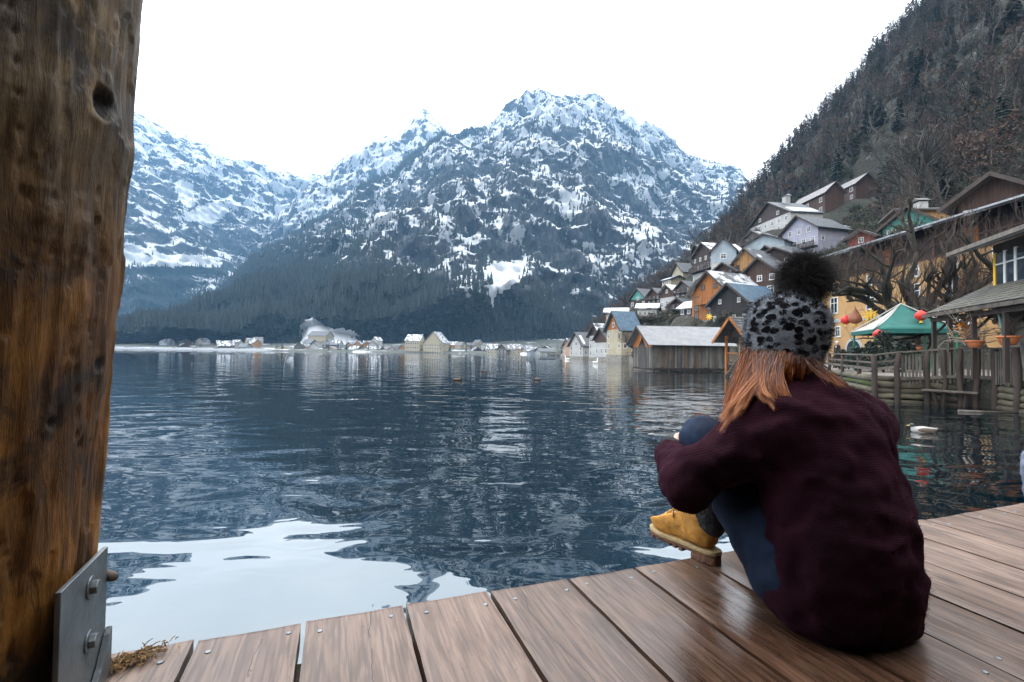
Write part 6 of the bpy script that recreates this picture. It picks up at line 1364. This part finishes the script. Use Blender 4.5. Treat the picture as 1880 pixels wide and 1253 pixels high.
        rng = np.random.default_rng(8); ch = rng.integers(0, len(V), 22000); nr = V[ch] - top_c; nr /= np.linalg.norm(nr, axis=1)[:, None]; b0 = V[ch] + rng.normal(0, .0025, nr.shape) * .8; dv = nr * rng.uniform(.2, .9, (len(ch), 1)) + rng.normal(0, .6, nr.shape); b1 = b0 + dv * .008
        strands('hat_fuzz', np.stack([b0, b0 * .5 + b1 * .5 + rng.normal(0, .001, b0.shape), b1], 1), .0008, .0004, LEO, ho_, None, 4)
        pc = top_c + axh * .150 + u_ * 0 + np.array([.018, -.012, 0]); rng = np.random.default_rng(9); n = 15000; d = rng.normal(size=(n, 3)); d /= np.linalg.norm(d, axis=1)[:, None]; L = .072 * rng.uniform(.72, 1.12, (n, 1)) ; L[rng.random(n) < .04] *= 1.15
        sag = np.array([0, 0, -.006]); P0 = pc + d * .010; bend = rng.normal(0, .010, (n, 3)); P3 = pc + d * L + bend + sag
        strands('pompom', bez(P0, pc + d * L * .4, pc + d * L * .75 + bend * .4, P3, 6), .0011, .0003, FURB, ho_, None, 6)
        sc_ = SDF(pc - .07, pc + .07, .006); sc_.ell(pc, (.048, .048, .046), 0); sc_.wobble(.006, 40, 1.0); link('pompom_core', sc_.mesh('pompom_core', FURB, 1), None, ho_)
    # hair
    rng = np.random.default_rng(21); k = 14
    base = np.array([e.location[0], e.location[1], e.location[2]])
    def HP(px, py, Y): return P(px, py, Y) - np.array([.79, 1.15, DECK])     # seen positions, in the figure's own space
    def lock(n, S, Mi, E, js, jm, je, curl=0.0):
        A = np.array([HP(*a) for a in S]); Bm = np.array([HP(*a) for a in Mi]); C = np.array([HP(*a) for a in E]); ncl = max(6, n // 42); cl = rng.integers(0, ncl, n); tc_ = np.sort(rng.random(ncl)); t = np.clip(tc_[cl] + rng.normal(0, .018, n), 0, 1); L = len(S); lf = rng.uniform(.72, 1.12, ncl)[cl] * rng.uniform(.88, 1.05, n); cj = rng.normal(0, je * 1.3, (ncl, 3))[cl]
        pick = lambda Q: np.stack([np.interp(t * (L - 1), range(L), Q[:, c]) for c in range(3)], 1)
        s0 = pick(A) + rng.normal(0, js, (n, 3)); m0 = pick(Bm) + rng.normal(0, jm, (n, 3)); e0_ = pick(C) + cj + rng.normal(0, je * .35, (n, 3)); e0_ = m0 + (e0_ - m0) * lf[:, None]
        p1 = s0 + (m0 - s0) * .6 + rng.normal(0, .004, (n, 3)); p2 = m0 + (e0_ - m0) * .35 + rng.normal(0, .005, (n, 3))
        c = bez(s0, p1, p2, e0_, k); ph = np.floor(t * 16) * 1.7; tt = np.linspace(0, 1, k)[None, :]
        c[:, :, 0] += curl * np.sin(tt * 6 + ph[:, None]) * tt; c[:, :, 1] += curl * np.cos(tt * 5 + ph[:, None]) * tt
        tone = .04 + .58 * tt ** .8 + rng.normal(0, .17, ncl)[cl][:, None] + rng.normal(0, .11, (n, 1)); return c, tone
    G_ = [lock(2300, [(1370, 640, 1.30), (1395, 652, 1.25), (1418, 656, 1.215)], [(1352, 700, 1.285), (1372, 705, 1.225), (1392, 706, 1.18)], [(1328, 785, 1.25), (1336, 780, 1.20), (1352, 750, 1.165)], .004, .005, .008, .006),
          lock(900, [(1392, 645, 1.26), (1418, 650, 1.22), (1438, 652, 1.205)], [(1378, 710, 1.19), (1392, 712, 1.165), (1412, 706, 1.155)], [(1402, 742, 1.13), (1430, 742, 1.115), (1462, 735, 1.118)], .004, .005, .006, .006),
          lock(1100, [(1420, 650, 1.215), (1458, 655, 1.20), (1498, 655, 1.225)], [(1422, 682, 1.18), (1452, 678, 1.175), (1488, 678, 1.195)], [(1426, 716, 1.20), (1452, 706, 1.215), (1482, 704, 1.23)], .004, .005, .006, .004),
          lock(90, [(1470, 660, 1.20), (1500, 660, 1.22)], [(1495, 685, 1.165), (1525, 690, 1.19)], [(1515, 708, 1.13), (1560, 722, 1.165)], .004, .006, .012, .006),
          lock(500, [(1368, 640, 1.34), (1376, 640, 1.36)], [(1345, 700, 1.33), (1352, 700, 1.345)], [(1333, 750, 1.30), (1342, 745, 1.31)], .005, .006, .009, .006)]
    cv = np.concatenate([g[0] for g in G_]); tn = np.concatenate([g[1] for g in G_])
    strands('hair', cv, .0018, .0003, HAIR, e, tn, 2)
    return e
seated((.79, 1.15, DECK), 0, 'woman from behind in plum sweater and spotted pompom hat, sitting on the jetty edge', DENIM, WOOL)
# a second sitter whose knee just enters the frame at the right
kp = G(1878, 922, DECK)
def second_sitter():
    e = seated((2.222, 1.86, DECK), R(-130), 'person in pale grey-blue clothes sitting at the right edge, only a sliver in view', DENIML, simple('pale_blue_jacket', (.13, .15, .20), .9, .2, 8, .4, 60), hat=False, boots=True)
    return e
second_sitter()
def stander(px, py, Y, h, label, coat, capm, rz):
    b = P(px, py, Y); b[2] = 1.08; e = empty('person', b, rz, label, 'person'); k = h / 1.75
    s = SDF(np.array((-.45, -.4, -.02)) * k, np.array((.45, .4, 1.85)) * k, .02 * k); a = lambda *q: np.array(q) * k
    for sg in (-1, 1): s.cone(a(sg * .09, 0, .9), a(sg * .10, .02, .48), .09 * k, .065 * k, .03).cone(a(sg * .10, .02, .48), a(sg * .10, 0, .06), .06 * k, .045 * k, .02).cone(a(sg * .10, 0, .05), a(sg * .11, -.14, .03), .045 * k, .035 * k, .02).cone(a(sg * .19, 0, 1.42), a(sg * .27, -.02, 1.12), .055 * k, .045 * k, .03).cone(a(sg * .27, -.02, 1.12), a(sg * .20, -.16, .95), .043 * k, .03 * k, .02).cone(a(sg * .20, -.16, .95), a(sg * .18, -.22, .92), .035 * k, .02 * k, .01)
    s.cone(a(0, 0, .92), a(0, 0, 1.38), .15 * k, .17 * k, .05).cone(a(0, 0, 1.4), a(0, 0, 1.58), .06 * k, .05 * k, .03).ell(a(0, -.01, 1.65), a(.075, .09, .115), .02); link('body', s.mesh('body', SKIN, 1), None, e)
    c = SDF(np.array((-.5, -.45, .5)) * k, np.array((.5, .45, 1.6)) * k, .022 * k); c.cone(a(0, 0, .75), a(0, 0, 1.38), .20 * k, .185 * k, .06).cone(a(0, 0, 1.42), a(0, 0, 1.5), .08 * k, .07 * k, .03)
    for sg in (-1, 1): c.cone(a(sg * .16, 0, 1.42), a(sg * .28, -.02, 1.12), .075 * k, .062 * k, .04).cone(a(sg * .28, -.02, 1.12), a(sg * .21, -.15, .96), .06 * k, .05 * k, .02)
    link('coat', c.mesh('coat', coat, 2), None, e)
    t = SDF(np.array((-.3, -.25, -.02)) * k, np.array((.3, .25, 1.0)) * k, .02 * k)
    for sg in (-1, 1): t.cone(a(sg * .09, 0, .88), a(sg * .10, .02, .48), .10 * k, .075 * k, .03).cone(a(sg * .10, .02, .48), a(sg * .10, 0, .08), .072 * k, .06 * k, .02)
    link('trousers', t.mesh('trousers', DENIM, 1), None, e)
    hh = SDF(np.array((-.2, -.2, 1.5)) * k, np.array((.2, .2, 1.9)) * k, .014 * k); hh.ell(a(0, 0, 1.71), a(.088, .10, .085), 0); hh.cut(a(0, 0, 1.67), (0, .15, -1)); link('cap', hh.mesh('cap', capm, 1), None, e)
DCOAT = simple('dark_coat', (.016, .018, .020), .9, .3, 8, .3, 40)
stander(1537, 655, 31, 1.75, 'standing person in dark coat and pale cap by the yellow wall', DCOAT, SNOW, R(40)); stander(1677, 650, 27.5, 1.7, 'person in dark coat under the gazebo', DCOAT, FURB, R(-30))
# ------------------------------------------------------------------ haze
hm = bpy.data.materials.new('lake_haze'); hm.use_nodes = True; nt = hm.node_tree; nt.nodes.clear()
pv = nt.nodes.new('ShaderNodeVolumePrincipled'); pv.inputs['Color'].default_value = (0.32, 0.62, 0.97, 1); pv.inputs['Density'].default_value = HAZE
pv.inputs['Anisotropy'].default_value = 0.0
mo = nt.nodes.new('ShaderNodeOutputMaterial'); nt.links.new(pv.outputs[0], mo.inputs['Volume'])
hz = MB().box((-6200, -450, -6), (6200, 4200, 1750)).build('haze', hm); tag(hz, 'thin bluish winter haze over the lake', None, None, 'stuff')
